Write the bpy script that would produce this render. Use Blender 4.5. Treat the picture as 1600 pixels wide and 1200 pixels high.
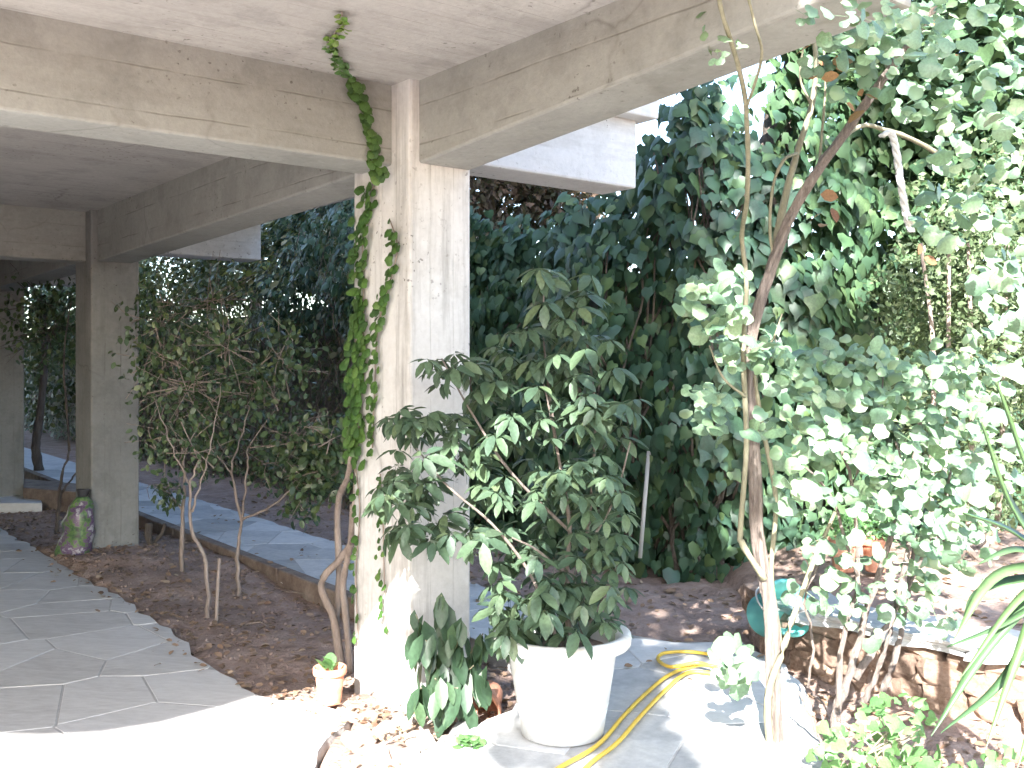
import bpy, bmesh, math, random
import numpy as np
from mathutils import Vector, Matrix, noise

random.seed(7); rng = np.random.default_rng(7)
for o in list(bpy.data.objects): bpy.data.objects.remove(o)
S = bpy.context.scene
COL = S.collection
R = math.radians

# ------------------------------------------------------------------ camera, sky, sun, exposure
CH, F, HZ = 1.55, 1600.0, 575.0          # eye height, focal length and horizon row (photo pixels, 1600 wide)
cd = bpy.data.cameras.new('camera'); cam = bpy.data.objects.new('camera', cd); COL.objects.link(cam)
cam.location = (0, 0, CH); cam.rotation_euler = (R(90), 0, 0)
cd.sensor_width = 36; cd.lens = 36.0; cd.shift_y = -25/1600; cd.clip_start = 0.05; cd.clip_end = 3000
S.camera = cam
SUN_EL, SUN_AZ = 33.0, 188.6             # azimuth clockwise from +Y: behind the camera, a little to its left
w = bpy.data.worlds.new('World'); S.world = w; w.use_nodes = True
nt = w.node_tree; bgn = nt.nodes['Background']
sky = nt.nodes.new('ShaderNodeTexSky'); sky.sky_type = 'NISHITA'; sky.sun_disc = False
sky.sun_elevation = R(SUN_EL); sky.sun_rotation = R(SUN_AZ); sky.air_density = 1.0; sky.dust_density = 1.2; sky.ozone_density = 1.0
nt.links.new(sky.outputs[0], bgn.inputs[0]); bgn.inputs[1].default_value = 0.15
sd = bpy.data.lights.new('sun', 'SUN'); sd.energy = 5.0; sd.angle = R(0.53); sd.color = (1, .975, .94)
sun = bpy.data.objects.new('sun', sd); COL.objects.link(sun)
to_sun = Vector((math.sin(R(SUN_AZ))*math.cos(R(SUN_EL)), math.cos(R(SUN_AZ))*math.cos(R(SUN_EL)), math.sin(R(SUN_EL))))
sun.rotation_euler = to_sun.to_track_quat('Z', 'Y').to_euler(); sun.location = (-2, -8, 8)
S.view_settings.view_transform = 'Standard'; S.view_settings.look = 'None'
S.view_settings.exposure = 2.42; S.view_settings.gamma = 1.0
S.cycles.max_bounces = 6; S.cycles.diffuse_bounces = 4; S.cycles.glossy_bounces = 2; S.cycles.transmission_bounces = 3
S.cycles.use_adaptive_sampling = True; S.cycles.adaptive_threshold = .03; S.cycles.caustics_reflective = False; S.cycles.caustics_refractive = False

# ------------------------------------------------------------------ helpers
def at(px, py, Y):                        # photo pixel + true distance -> point of the place
    return Vector(((px-800)/F*Y, Y, CH-(py-HZ)/F*Y))
def on_z(px, py, z):                      # photo pixel -> point on a level surface
    Y = (CH-z)*F/(py-HZ); return Vector(((px-800)/F*Y, Y, z))

def thing(name, label, cat, loc, group=None):
    o = bpy.data.objects.new(name, None); COL.objects.link(o); o.location = loc
    o.empty_display_size = .1
    o['label'] = label; o['category'] = cat
    if group: o['group'] = group
    return o
def link(name, me, mat=None, parent=None, label=None):
    o = bpy.data.objects.new(name, me); COL.objects.link(o)
    if mat is not None and not me.materials: me.materials.append(mat)
    if parent is not None:
        o.parent = parent
        if parent.type == 'EMPTY': o.matrix_parent_inverse = Matrix.Translation(-Vector(parent.location))
    if label: o['label'] = label
    return o
def tag(o, label, cat, group=None):
    o['label'] = label; o['category'] = cat
    if group: o['group'] = group
    return o

class MB:
    def __init__(s): s.v = []; s.f = []
    def add(s, vs, fs):
        b = len(s.v); s.v += [tuple(v) for v in vs]; s.f += [tuple(i+b for i in f) for f in fs]; return s
    def hexa(s, p):                       # 8 corners: 4 bottom ccw, 4 top ccw
        return s.add(p, [(3,2,1,0),(4,5,6,7),(0,1,5,4),(1,2,6,5),(2,3,7,6),(3,0,4,7)])
    def tube(s, pts, rad, sides=7, wob=0.0, cap=True):
        pts = [Vector(p) for p in pts]; n = len(pts)
        if not hasattr(rad, '__len__'): rad = [rad]*n
        up = Vector((.31, .17, .93)); rings = []
        for i in range(n):
            d = (pts[min(i+1, n-1)]-pts[max(i-1, 0)]).normalized()
            a = up.cross(d)
            if a.length < .1: a = Vector((1, 0, 0)).cross(d)
            a.normalize(); b = d.cross(a); up = b.cross(d)*-1 if False else up
            rings.append([pts[i]+(a*math.cos(t)+b*math.sin(t))*rad[i]*(1+wob*(random.random()-.5))
                          for t in (2*math.pi*k/sides for k in range(sides))])
        vs = [v for r in rings for v in r]; fs = []
        for i in range(n-1):
            for k in range(sides):
                k2 = (k+1) % sides
                fs.append((i*sides+k, i*sides+k2, (i+1)*sides+k2, (i+1)*sides+k))
        if cap: fs += [tuple(reversed(range(sides))), tuple(range((n-1)*sides, n*sides))]
        return s.add(vs, fs)
    def lathe(s, prof, c, sides=32, M=None):
        vs = []; fs = []
        for (r, z) in prof:
            for k in range(sides):
                t = 2*math.pi*k/sides; v = Vector((r*math.cos(t), r*math.sin(t), z))
                if M is not None: v = M @ v
                vs.append(v+Vector(c))
        for i in range(len(prof)-1):
            for k in range(sides):
                k2 = (k+1) % sides
                fs.append((i*sides+k, i*sides+k2, (i+1)*sides+k2, (i+1)*sides+k))
        return s.add(vs, fs)
    def mesh(s, name, smooth=False):
        me = bpy.data.meshes.new(name); me.from_pydata(s.v, [], s.f)
        if smooth: me.polygons.foreach_set('use_smooth', [True]*len(me.polygons))
        me.update(); return me
    def build(s, name, mat, parent=None, smooth=False, label=None):
        return link(name, s.mesh(name, smooth), mat, parent, label)

def spline(pts, n=6):                     # Catmull-Rom through the points
    P = [Vector(p) for p in pts]; P = [P[0]*2-P[1]]+P+[P[-1]*2-P[-2]]; out = []
    for i in range(1, len(P)-2):
        for k in range(n):
            t = k/n; a, b, c, d = P[i-1], P[i], P[i+1], P[i+2]
            out.append(.5*((2*b)+(c-a)*t+(2*a-5*b+4*c-d)*t*t+(3*b-a-3*c+d)*t**3))
    out.append(P[-2]); return out
def limb(mb, pts, r0, r1, n=5, sides=7, wob=.25, jit=0.0):
    q = spline(pts, n); m = len(q)
    if jit: q = [p+Vector((random.gauss(0, jit), random.gauss(0, jit), 0)) if 0 < i < m-1 else p for i, p in enumerate(q)]
    mb.tube(q, [r0+(r1-r0)*i/(m-1) for i in range(m)], sides, wob); return q

# ---- leaf templates: base at the origin, pointing +Y, upper side +Z
def tpl(v, f): return np.array(v, float), np.array(f, int)
def leaf_ivy():
    L = [(0,0,.02),(-.24,-.13,0),(-.5,.1,-.07),(-.4,.42,-.05),(-.17,.66,-.04),(0,1.,-.14)]
    v = [(0,.42,.05)]+L+[(-x, y, z) for x, y, z in L[1:-1]]
    f = [(0,i+1,i) for i in range(1, 6)]; ring = [1,7,8,9,10,6]
    f += [(0,ring[i],ring[i+1]) for i in range(5)]
    return tpl(v, f)
def leaf_oval(wd=.24, droop=.18, fold=.05):
    ys = [0,.28,.62,.86,1.]; ws = [0,.8*wd*1.15,wd,.55*wd,0]
    mid = [(0,y,-droop*y*y) for y in ys]; v = list(mid); f = []
    for sgn in (-1, 1):
        b = len(v)
        v += [(sgn*ws[i], ys[i], -droop*ys[i]**2+fold*ws[i]/wd) for i in (1,2,3)]
        tri = [(0,1,b),(1,b+1,b),(1,2,b+1),(2,b+2,b+1),(2,3,b+2),(3,4,b+2)]
        f += tri if sgn > 0 else [t[::-1] for t in tri]
    return tpl(v, [t[::-1] for t in f])
def leaf_round(n=11):
    v = [(0,.5,.07)]; f = []
    for k in range(n):
        t = 2*math.pi*k/n-math.pi/2; r = .5*(1+(.05 if k % 2 else -.03))
        if k == 0: r = .36
        v.append((r*math.cos(t), .5+r*math.sin(t), -.07+.08*math.sin(2*t+.6)-.10*abs(math.cos(t))+.03*((k*7) % 3-1)))
    f = [(0, k+1, (k+1) % n+1) for k in range(n)]
    return tpl(v, f)
def leaf_tri():
    lv, lf = leaf_round(9); V = []; Fc = []
    for ang, sc_, dz in ((0, .62, 0), (1.25, .54, .05), (-1.2, .56, -.03)):
        c_, s_ = math.cos(ang), math.sin(ang); b = len(V)
        for x, y, z in lv*sc_:
            y += .12; z -= .25*y*y
            V.append((x*c_-y*s_, x*s_+y*c_+.22, z+dz))
        Fc += (lf+b).tolist()
    b = len(V); V += [(-.012,-.45,-.06), (.012,-.45,-.06), (.012,.34,.0), (-.012,.34,.0)]; Fc += [(b,b+1,b+2), (b,b+2,b+3)]
    return tpl(V, Fc)
def leaf_small(): return tpl([(0,0,0),(-.26,.45,.06),(.26,.45,.06),(0,1,-.05)], [(0,2,1),(1,2,3)])
def rot_to(d, n):                         # columns: side, pointing, normal
    d = np.asarray(d, float); n = np.asarray(n, float)
    d = d/np.linalg.norm(d, axis=-1, keepdims=True)
    n = n-(n*d).sum(-1, keepdims=True)*d; n = n/(np.linalg.norm(n, axis=-1, keepdims=True)+1e-9)
    return np.stack([np.cross(d, n), d, n], axis=-1)
def whorl(nl=7, size=1.0, pet=.9, seed=1):  # umbrella leaf: petiole + drooping leaflets
    r = random.Random(seed); V = []; Fc = []
    lv, lf = leaf_oval(.2, .22, .05)
    for k in range(nl):
        a = 2*math.pi*(k+.3*r.random())/nl; el = -.15-.55*r.random()
        d = (math.cos(a)*math.cos(el), math.sin(a)*math.cos(el), math.sin(el))
        M = rot_to(d, (d[0]*.3, d[1]*.3, 1)); sc = size*(.75+.35*r.random())
        p = (lv*sc) @ M.T+np.array(d)*.12*size; b = len(V)
        V += p.tolist(); Fc += (lf+b).tolist()
    for (p, q, rr) in (((0,0,0), (.12*size,.05*size,-pet), .012),):
        b = len(V)
        for z, c in ((0, p), (1, q)):
            for k in range(3): V.append((c[0]+rr*math.cos(k*2.1), c[1]+rr*math.sin(k*2.1), c[2]))
        for k in range(3):
            k2 = (k+1) % 3; Fc += [(b+k, b+k2, b+3+k2), (b+k, b+3+k2, b+3+k)]
    return tpl(V, Fc)
def mesh_np(name, V, T, smooth=False):
    me = bpy.data.meshes.new(name); me.vertices.add(len(V)); me.vertices.foreach_set('co', V.astype('f').ravel())
    me.loops.add(T.size); me.loops.foreach_set('vertex_index', T.astype('i').ravel())
    me.polygons.add(len(T)); me.polygons.foreach_set('loop_start', np.arange(0, T.size, 3, dtype='i'))
    if smooth: me.polygons.foreach_set('use_smooth', np.ones(len(T), bool))
    me.update(calc_edges=True); return me
def mass_mesh(name, tp, P, M, sc, smooth=False):
    V, Fc = tp; N = len(P)
    W = np.einsum('nij,nvj->nvi', M, V[None]*np.asarray(sc)[:, None, None])+P[:, None, :]
    T = Fc[None]+(np.arange(N)*len(V))[:, None, None]
    return mesh_np(name, W.reshape(-1, 3), T.reshape(-1, 3), smooth)
def foliage(parent, tp, P, M, sc, mat, parts=300, part_name='leaf', mass_name='foliage', smooth=False, variants=None):
    """nearest leaves as parts of their own that share mesh data, the rest as one mass"""
    P = np.asarray(P, float); sc = np.asarray(sc, float)
    order = np.argsort((P[:, 0]**2+P[:, 1]**2+(P[:, 2]-CH)**2)/(sc**2+1e-9))
    tps = variants or [tp]; near = order[:parts]; rest = order[parts:]
    mes = []
    for t in tps:
        me = mesh_np(part_name, t[0], t[1], smooth); me.materials.append(mat); mes.append(me)
    for j, i in enumerate(near):
        o = bpy.data.objects.new(part_name, mes[j % len(mes)]); COL.objects.link(o)
        m = Matrix.Identity(4)
        for a in range(3):
            for b in range(3): m[a][b] = float(M[i][a][b]*sc[i])
            m[a][3] = float(P[i][a])
        o.parent = parent; o.matrix_parent_inverse = Matrix.Translation(-Vector(parent.location)); o.matrix_basis = m
    if len(rest):
        o = link(mass_name, mass_mesh(mass_name, tps[0], P[rest], M[rest], sc[rest], smooth), mat, parent); o['kind'] = 'stuff'

# ------------------------------------------------------------------ materials
def new_mat(name):
    m = bpy.data.materials.new(name); m.use_nodes = True; n = m.node_tree; b = n.nodes['Principled BSDF']; return m, n, b
def nd(n, t, **kw):
    x = n.nodes.new(t)
    for k, v in kw.items():
        if k in ('inputs',):
            for i, val in v.items(): x.inputs[i].default_value = val
        else: setattr(x, k, v)
    return x
def ramp(n, src, stops):
    r = n.nodes.new('ShaderNodeValToRGB'); e = r.color_ramp.elements
    while len(e) < len(stops): e.new(.5)
    for el, (p, c) in zip(e, stops): el.position = p; el.color = (*c, 1) if len(c) == 3 else c
    n.links.new(src, r.inputs[0]); return r.outputs[0]
def coords(n, scale=(1,1,1), rot=0.0):
    tc = n.nodes.new('ShaderNodeTexCoord'); mp = n.nodes.new('ShaderNodeMapping')
    mp.inputs['Scale'].default_value = scale; mp.inputs['Rotation'].default_value = (0, 0, rot)
    n.links.new(tc.outputs['Object'], mp.inputs[0]); return mp.outputs[0]
def noi(n, vec, sc, det=4, rough=.6):
    x = n.nodes.new('ShaderNodeTexNoise'); x.inputs['Scale'].default_value = sc; x.inputs['Detail'].default_value = det
    x.inputs['Roughness'].default_value = rough; n.links.new(vec, x.inputs['Vector']); return x.outputs['Fac']
def noi_col(n, vec, sc):
    x = n.nodes.new('ShaderNodeTexNoise'); x.inputs['Scale'].default_value = sc; n.links.new(vec, x.inputs['Vector']); return x.outputs['Color']
def mixc(n, fac, a, b, mode='MIX'):
    x = n.nodes.new('ShaderNodeMix'); x.data_type = 'RGBA'; x.blend_type = mode
    for s, v in ((x.inputs[0], fac), (x.inputs[6], a), (x.inputs[7], b)):
        if hasattr(v, 'links') or hasattr(v, 'is_linked'): n.links.new(v, s)
        else: s.default_value = v if not isinstance(v, tuple) else ((*v, 1) if len(v) == 3 else v)
    return x.outputs[2]
def bump(n, b, h, st=.3, dist=.01):
    x = n.nodes.new('ShaderNodeBump'); x.inputs['Strength'].default_value = st; x.inputs['Distance'].default_value = dist
    n.links.new(h, x.inputs['Height']); n.links.new(x.outputs[0], b.inputs['Normal'])
def rnd(n):                               # one random value per leaf / per piece
    g = n.nodes.new('ShaderNodeNewGeometry'); o = n.nodes.new('ShaderNodeObjectInfo')
    a = nd(n, 'ShaderNodeMath', operation='ADD'); n.links.new(g.outputs['Random Per Island'], a.inputs[0]); n.links.new(o.outputs['Random'], a.inputs[1])
    f = nd(n, 'ShaderNodeMath', operation='FRACT'); n.links.new(a.outputs[0], f.inputs[0]); return f.outputs[0]

ROT = math.radians(38.2)                  # the building's own direction
def concrete(name, c1, c2, axis='z', board=.14, stain=(.1,.085,.06), stain_amt=.5, line=.35, rough=.85, pits=1.0):
    m, n, b = new_mat(name)
    v = coords(n, (1,1,1), -ROT)
    base = ramp(n, noi(n, v, 1.3, 6, .65), [(.3, c1), (.72, c2)])
    fine = noi(n, v, 34, 5, .7)
    pt = ramp(n, noi(n, v, 3.6, 5, .6), [(.40, (.30,.30,.30)), (.47, (.5,.5,.5)), (.60, (.5,.5,.5)), (.70, (.66,.66,.66))]); base = mixc(n, .3, base, pt, 'OVERLAY')
    base = mixc(n, .13, base, ramp(n, fine, [(.3, (.15,.14,.12)), (.75, (.95,.93,.9))]), 'OVERLAY')
    sc = {'z': (.7,.7,5), 'y': (.7,6,1), 'c': (4.5,4.5,.4)}[axis]
    mp = n.nodes.new('ShaderNodeMapping'); mp.inputs['Scale'].default_value = sc; n.links.new(v, mp.inputs[0])
    st = ramp(n, noi(n, mp.outputs[0], 1.6, 6, .7), [(.5, (0,0,0)), (.74, (1,1,1))])
    k = nd(n, 'ShaderNodeMath', operation='MULTIPLY', inputs={1: stain_amt}); n.links.new(st, k.inputs[0])
    base = mixc(n, k.outputs[0], base, stain)
    # formwork board seams
    sep = n.nodes.new('ShaderNodeSeparateXYZ'); n.links.new(v, sep.inputs[0])
    if axis == 'c':
        ad = nd(n, 'ShaderNodeMath', operation='ADD'); n.links.new(sep.outputs[0], ad.inputs[0]); n.links.new(sep.outputs[1], ad.inputs[1]); src = ad.outputs[0]
    else: src = sep.outputs[{'z': 2, 'y': 1}[axis]]
    dv = nd(n, 'ShaderNodeMath', operation='DIVIDE', inputs={1: board}); n.links.new(src, dv.inputs[0])
    wob = noi(n, v, 2.2, 2); wa = nd(n, 'ShaderNodeMath', operation='MULTIPLY_ADD', inputs={1: .12}); n.links.new(wob, wa.inputs[0]); n.links.new(dv.outputs[0], wa.inputs[2])
    fr = nd(n, 'ShaderNodeMath', operation='FRACT'); n.links.new(wa.outputs[0], fr.inputs[0])
    seam = ramp(n, fr.outputs[0], [(0, (1,1,1)), (.035, (0,0,0)), (.97, (0,0,0)), (1, (1,1,1))])
    brk = ramp(n, noi(n, v, 3.1, 4), [(.42, (0,0,0)), (.62, (1,1,1))])
    sm = nd(n, 'ShaderNodeMath', operation='MULTIPLY'); n.links.new(seam, sm.inputs[0]); n.links.new(brk, sm.inputs[1])
    s2 = nd(n, 'ShaderNodeMath', operation='MULTIPLY', inputs={1: line}); n.links.new(sm.outputs[0], s2.inputs[0])
    base = mixc(n, s2.outputs[0], base, (.12,.11,.09))
    # dark specks of lichen and blow holes
    sp = ramp(n, noi(n, v, 42, 2, .5), [(.655, (0,0,0)), (.71, (1,1,1))]); spa = ramp(n, noi(n, v, 1.7, 3), [(.46, (0,0,0)), (.64, (1,1,1))])
    pm = nd(n, 'ShaderNodeMath', operation='MULTIPLY'); n.links.new(sp, pm.inputs[0]); n.links.new(spa, pm.inputs[1])
    p2 = nd(n, 'ShaderNodeMath', operation='MULTIPLY', inputs={1: .75*pits}); n.links.new(pm.outputs[0], p2.inputs[0])
    base = mixc(n, p2.outputs[0], base, (.06,.05,.04))
    vo = n.nodes.new('ShaderNodeTexVoronoi'); vo.feature = 'DISTANCE_TO_EDGE'; vo.inputs['Scale'].default_value = .75
    wv = mixc(n, .12, v, noi_col(n, v, 5)); n.links.new(wv, vo.inputs['Vector'])
    ck = ramp(n, vo.outputs['Distance'], [(0, (1,1,1)), (.006, (0,0,0))]); cm = ramp(n, noi(n, v, .9, 2), [(.5, (0,0,0)), (.58, (1,1,1))])
    cx = nd(n, 'ShaderNodeMath', operation='MULTIPLY'); n.links.new(ck, cx.inputs[0]); n.links.new(cm, cx.inputs[1])
    cy = nd(n, 'ShaderNodeMath', operation='MULTIPLY', inputs={1: .38}); n.links.new(cx.outputs[0], cy.inputs[0])
    base = mixc(n, cy.outputs[0], base, (.07,.06,.05))
    n.links.new(base, b.inputs['Base Color']); b.inputs['Roughness'].default_value = rough
    h = nd(n, 'ShaderNodeMath', operation='SUBTRACT'); n.links.new(fine, h.inputs[0]); n.links.new(sm.outputs[0], h.inputs[1])
    bump(n, b, h.outputs[0], .35, .008); return m
def leaf_mat(name, cols, rough=.45, trans=.25, spec=.5, vein=0.0):
    m, n, b = new_mat(name)
    k = len(cols); c = ramp(n, rnd(n), [(i/max(1, k-1), c) for i, c in enumerate(cols)])
    v = coords(n); c2 = mixc(n, .35, c, ramp(n, noi(n, v, 9, 1), [(.3, (.25,.25,.2)), (.75, (.85,.9,.8))]), 'OVERLAY')
    n.links.new(c2, b.inputs['Base Color']); b.inputs['Roughness'].default_value = rough; b.inputs['Specular IOR Level'].default_value = spec
    t = n.nodes.new('ShaderNodeBsdfTranslucent'); br = mixc(n, .5, c2, (.24,.38,.1), 'MIX'); n.links.new(br, t.inputs[0])
    mx = n.nodes.new('ShaderNodeMixShader'); mx.inputs[0].default_value = trans
    n.links.new(b.outputs[0], mx.inputs[1]); n.links.new(t.outputs[0], mx.inputs[2])
    n.links.new(mx.outputs[0], n.nodes['Material Output'].inputs[0]); return m
def rough_mat(name, c1, c2, scale=8, stretch=(1,1,1), rough=.85, bst=.5, bd=.01, c3=None, per_piece=0.0):
    m, n, b = new_mat(name); v = coords(n, stretch)
    f = noi(n, v, scale, 6, .68); stops = [(.3, c1), (.68, c2)]
    if c3: stops = [(.27, c1), (.5, c2), (.72, c3)]
    c = ramp(n, f, stops)
    if per_piece:
        g = ramp(n, rnd(n), [(0, (.5-per_piece,)*3), (1, (.5+per_piece,)*3)]); c = mixc(n, 1.0, c, g, 'OVERLAY')
    f2 = noi(n, v, scale*7, 4, .7); c = mixc(n, .25, c, ramp(n, f2, [(.3, (.2,.2,.2)), (.7, (.8,.8,.8))]), 'OVERLAY')
    n.links.new(c, b.inputs['Base Color']); b.inputs['Roughness'].default_value = rough
    ad = nd(n, 'ShaderNodeMath', operation='ADD'); n.links.new(f, ad.inputs[0]); n.links.new(f2, ad.inputs[1]); bump(n, b, ad.outputs[0], bst, bd)
    return m

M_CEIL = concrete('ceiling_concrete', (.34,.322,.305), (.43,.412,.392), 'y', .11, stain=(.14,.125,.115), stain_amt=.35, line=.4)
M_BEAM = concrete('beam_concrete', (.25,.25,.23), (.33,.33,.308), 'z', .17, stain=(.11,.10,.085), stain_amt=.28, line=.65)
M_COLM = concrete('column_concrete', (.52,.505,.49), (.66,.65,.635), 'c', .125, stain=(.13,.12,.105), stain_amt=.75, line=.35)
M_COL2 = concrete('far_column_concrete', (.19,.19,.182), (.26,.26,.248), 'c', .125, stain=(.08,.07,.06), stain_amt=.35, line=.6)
M_WHITE = concrete('white_painted_concrete', (.53,.54,.545), (.62,.63,.635), 'z', .3, stain=(.25,.24,.22), stain_amt=.45, line=.25)
M_FLAG = rough_mat('flagstone', (.45,.435,.42), (.61,.595,.575), 3.0, (.5,1.6,1), rough=.6, bst=.35, bd=.006, c3=(.53,.515,.50), per_piece=.06)
M_PATH = rough_mat('path_stone', (.34,.345,.345), (.49,.49,.485), 2.6, rough=.65, bst=.35, bd=.006, c3=(.57,.56,.53), per_piece=.14)
M_MORT = rough_mat('mortar', (.40,.385,.37), (.52,.505,.485), 20, bst=.5)
M_KERB = rough_mat('kerb_concrete', (.11,.075,.058), (.21,.16,.13), 6, c3=(.30,.25,.21))
M_SOIL = rough_mat('soil', (.20,.135,.108), (.35,.25,.205), 5, bst=.9, bd=.03, c3=(.45,.345,.29))
M_BARKP = rough_mat('pale_bark', (.20,.155,.13), (.36,.295,.255), 7, (3,3,.6), bst=.6)
M_BARKD = rough_mat('dark_bark', (.07,.055,.045), (.17,.14,.115), 8, (3,3,.5), bst=.9, bd=.02)
M_BARKG = rough_mat('grey_stringy_bark', (.17,.13,.11), (.38,.32,.28), 16, (4,4,.35), bst=1.0, bd=.015)
M_STEM = rough_mat('green_stem', (.14,.135,.085), (.27,.25,.17), 12, (2,2,.5), bst=.3)
M_TERRA = rough_mat('terracotta', (.42,.16,.09), (.58,.27,.17), 9, bst=.3, c3=(.66,.40,.29))
M_ROCK = rough_mat('rubble_stone', (.42,.30,.24), (.60,.50,.43), 7, bst=.8, bd=.02, c3=(.70,.62,.54), per_piece=.16)
M_WALLST = rough_mat('wall_stone', (.24,.15,.11), (.40,.28,.21), 6, bst=.9, bd=.02, c3=(.50,.37,.29), per_piece=.16)
M_GWALL = rough_mat('garden_wall_render', (.16,.14,.12), (.27,.24,.21), 4)
M_ROPE = rough_mat('rope_fibre', (.62,.60,.58), (.80,.79,.77), 40, bst=.6)
M_LITTER = leaf_mat('dead_leaves', [(.17,.10,.07), (.26,.17,.12), (.34,.23,.17), (.22,.14,.10), (.44,.33,.26)], .8, .1, .2)
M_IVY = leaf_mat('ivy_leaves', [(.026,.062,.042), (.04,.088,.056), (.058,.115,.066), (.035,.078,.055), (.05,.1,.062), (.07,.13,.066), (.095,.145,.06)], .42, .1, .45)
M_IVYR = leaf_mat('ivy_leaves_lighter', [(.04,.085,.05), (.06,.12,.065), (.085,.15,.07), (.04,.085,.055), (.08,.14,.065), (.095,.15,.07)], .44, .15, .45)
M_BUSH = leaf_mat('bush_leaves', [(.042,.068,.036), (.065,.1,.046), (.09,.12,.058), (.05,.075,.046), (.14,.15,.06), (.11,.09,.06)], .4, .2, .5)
M_BUSHT = leaf_mat('lit_bush_top_leaves', [(.10,.13,.05), (.22,.24,.06), (.08,.11,.07), (.30,.24,.10), (.12,.15,.09)], .35, .25, .5)  # paler tones put the skylight on the hedge top into the leaf colour
M_BUSHR = leaf_mat('fine_shrub_leaves', [(.08,.12,.06), (.13,.175,.09), (.17,.21,.12), (.09,.13,.07)], .42, .25, .5)
M_SCHEF = leaf_mat('umbrella_plant_leaves', [(.045,.078,.052), (.06,.098,.062), (.078,.12,.068), (.048,.082,.06), (.11,.15,.08)], .45, .12, .45)
M_DROOP = leaf_mat('drooping_leaves', [(.03,.06,.036), (.042,.078,.045), (.055,.095,.048)], .42, .1, .4)
M_CREEP = leaf_mat('creeper_leaves', [(.035,.085,.022), (.055,.12,.028), (.085,.165,.04), (.03,.07,.022), (.11,.19,.05)], .45, .15, .4)
M_CREEPT = leaf_mat('young_creeper_leaves', [(.09,.18,.03), (.13,.22,.04), (.16,.21,.05)], .45, .25, .4)
M_VINE = leaf_mat('round_vine_leaves', [(.11,.19,.13), (.155,.25,.155), (.21,.31,.18), (.12,.20,.14), (.27,.35,.21)], .36, .25, .6)
M_RED = leaf_mat('withered_leaves', [(.22,.09,.05), (.30,.15,.08), (.2,.10,.06)], .6, .3, .3)
M_LIME = leaf_mat('lime_leaves', [(.08,.18,.07), (.11,.23,.085), (.14,.27,.10)], .45, .3, .4)
M_SWORD = leaf_mat('sword_leaves', [(.055,.11,.05), (.08,.145,.065), (.10,.17,.07)], .38, .1, .5)
M_BROWN = leaf_mat('brown_tree_leaves', [(.06,.035,.025), (.10,.06,.04), (.05,.05,.03), (.14,.085,.06)], .5, .15, .4)
def plain(name, c, rough=.5, spec=.5, sub=0):
    m, n, b = new_mat(name); v = coords(n)
    cc = mixc(n, .3, c, ramp(n, noi(n, v, 6, 6, .7), [(.3, (.32,.30,.27)), (.65, (.62,.62,.62))]), 'OVERLAY')
    n.links.new(cc, b.inputs['Base Color']); b.inputs['Roughness'].default_value = rough; b.inputs['Specular IOR Level'].default_value = spec
    bump(n, b, noi(n, v, 60, 3), .08, .003); return m
M_POT = plain('white_plastic', (.62,.63,.63), .42)
def grimy_pot():
    m, n, b = new_mat('white_plastic_grimy'); v = coords(n, (1,1,.55))
    d = ramp(n, noi(n, v, 7, 7, .72), [(.50, (.64,.65,.65)), (.62, (.52,.50,.46)), (.74, (.36,.31,.25))]); n.links.new(d, b.inputs['Base Color'])
    r_ = ramp(n, noi(n, v, 9, 4), [(.3, (.35,.35,.35)), (.7, (.7,.7,.7))]); n.links.new(r_, b.inputs['Roughness']); bump(n, b, noi(n, v, 50, 3), .12, .003); return m
M_POT = grimy_pot()
M_HOSE = plain('yellow_hose_rubber', (.62,.43,.06), .4)
M_TEAL = plain('teal_plastic', (.14,.50,.47), .35)
M_GREYP = plain('grey_metal', (.42,.42,.41), .5)
M_SACKP = plain('purple_print', (.23,.12,.26), .4)
M_SACKG = plain('green_print', (.09,.20,.08), .4)
M_SACKW = plain('white_print', (.5,.5,.5), .4)
M_DARKW = plain('dark_plastic', (.04,.04,.045), .5)

# ------------------------------------------------------------------ ground heights
def inpoly(X, Y, poly):
    r = np.zeros(X.shape, bool); n = len(poly)
    for i in range(n):
        x1, y1 = poly[i]; x2, y2 = poly[(i+1) % n]
        c = ((y1 > Y) != (y2 > Y)); t = np.where(c, (x2-x1)*(Y-y1)/((y2-y1) if y2 != y1 else 1e-9)+x1, -1e9)
        r ^= c & (X < t)
    return r
KB, DB, NB = Vector((-1.256, 6.93)), Vector((-.59, .807)), Vector((.807, .59))   # kerb line of the side path
def kl(s, off=0): p = KB+DB*s+NB*off; return (p.x, p.y)
TERR = [(-9,11.6), (-6.6,11.3), (-4.86,9.73), (-3.54,7.97), (-2.74,6.95), (-1.94,5.86), (-1.54,5.23), (-1.18,4.76), (-.9,4.66),
        (-.70,4.50), (-.76,4.2), (-.70,3.7), (-.66,2.2), (-9,2.2)]
def crumble(poly, i0, i1, amp):
    out = []
    for i, p in enumerate(poly):
        out.append(p)
        if i0 <= i < i1:
            q = poly[i+1]; n = max(2, int(math.hypot(q[0]-p[0], q[1]-p[1])/.12))
            for k in range(1, n):
                t = k/n; x, y = p[0]+(q[0]-p[0])*t, p[1]+(q[1]-p[1])*t; e = amp*noise.noise((x*4.5, y*4.5, .7))+amp*.5*noise.noise((x*13, y*13, 2))
                out.append((x+e, y+e*.8))
    return out
TERR = crumble(TERR, 1, 12, .05)
PATH = [kl(17), kl(6), kl(2), kl(0), kl(-1.75), (.14,4.95), (.08,4.62), (0,4.34), (-.14,4.16), (-.28,4.0), (-.5,3.5), (-.62,2.2), (.95,2.2), (1.1,3.4), (1.3,4.5),
        (1.34,5.0), (1.22,5.42), (.85,5.40), (.64,5.5), (.33,6.02), kl(0,.78), kl(5,.78), kl(17,.78)]
PATH = crumble(PATH, 6, len(PATH)-2, .045)
WALLP = [(1.40,6.1), (1.46,5.35), (1.78,4.85), (2.3,4.4), (3.2,4.0)]       # foot of the low stone wall
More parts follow.
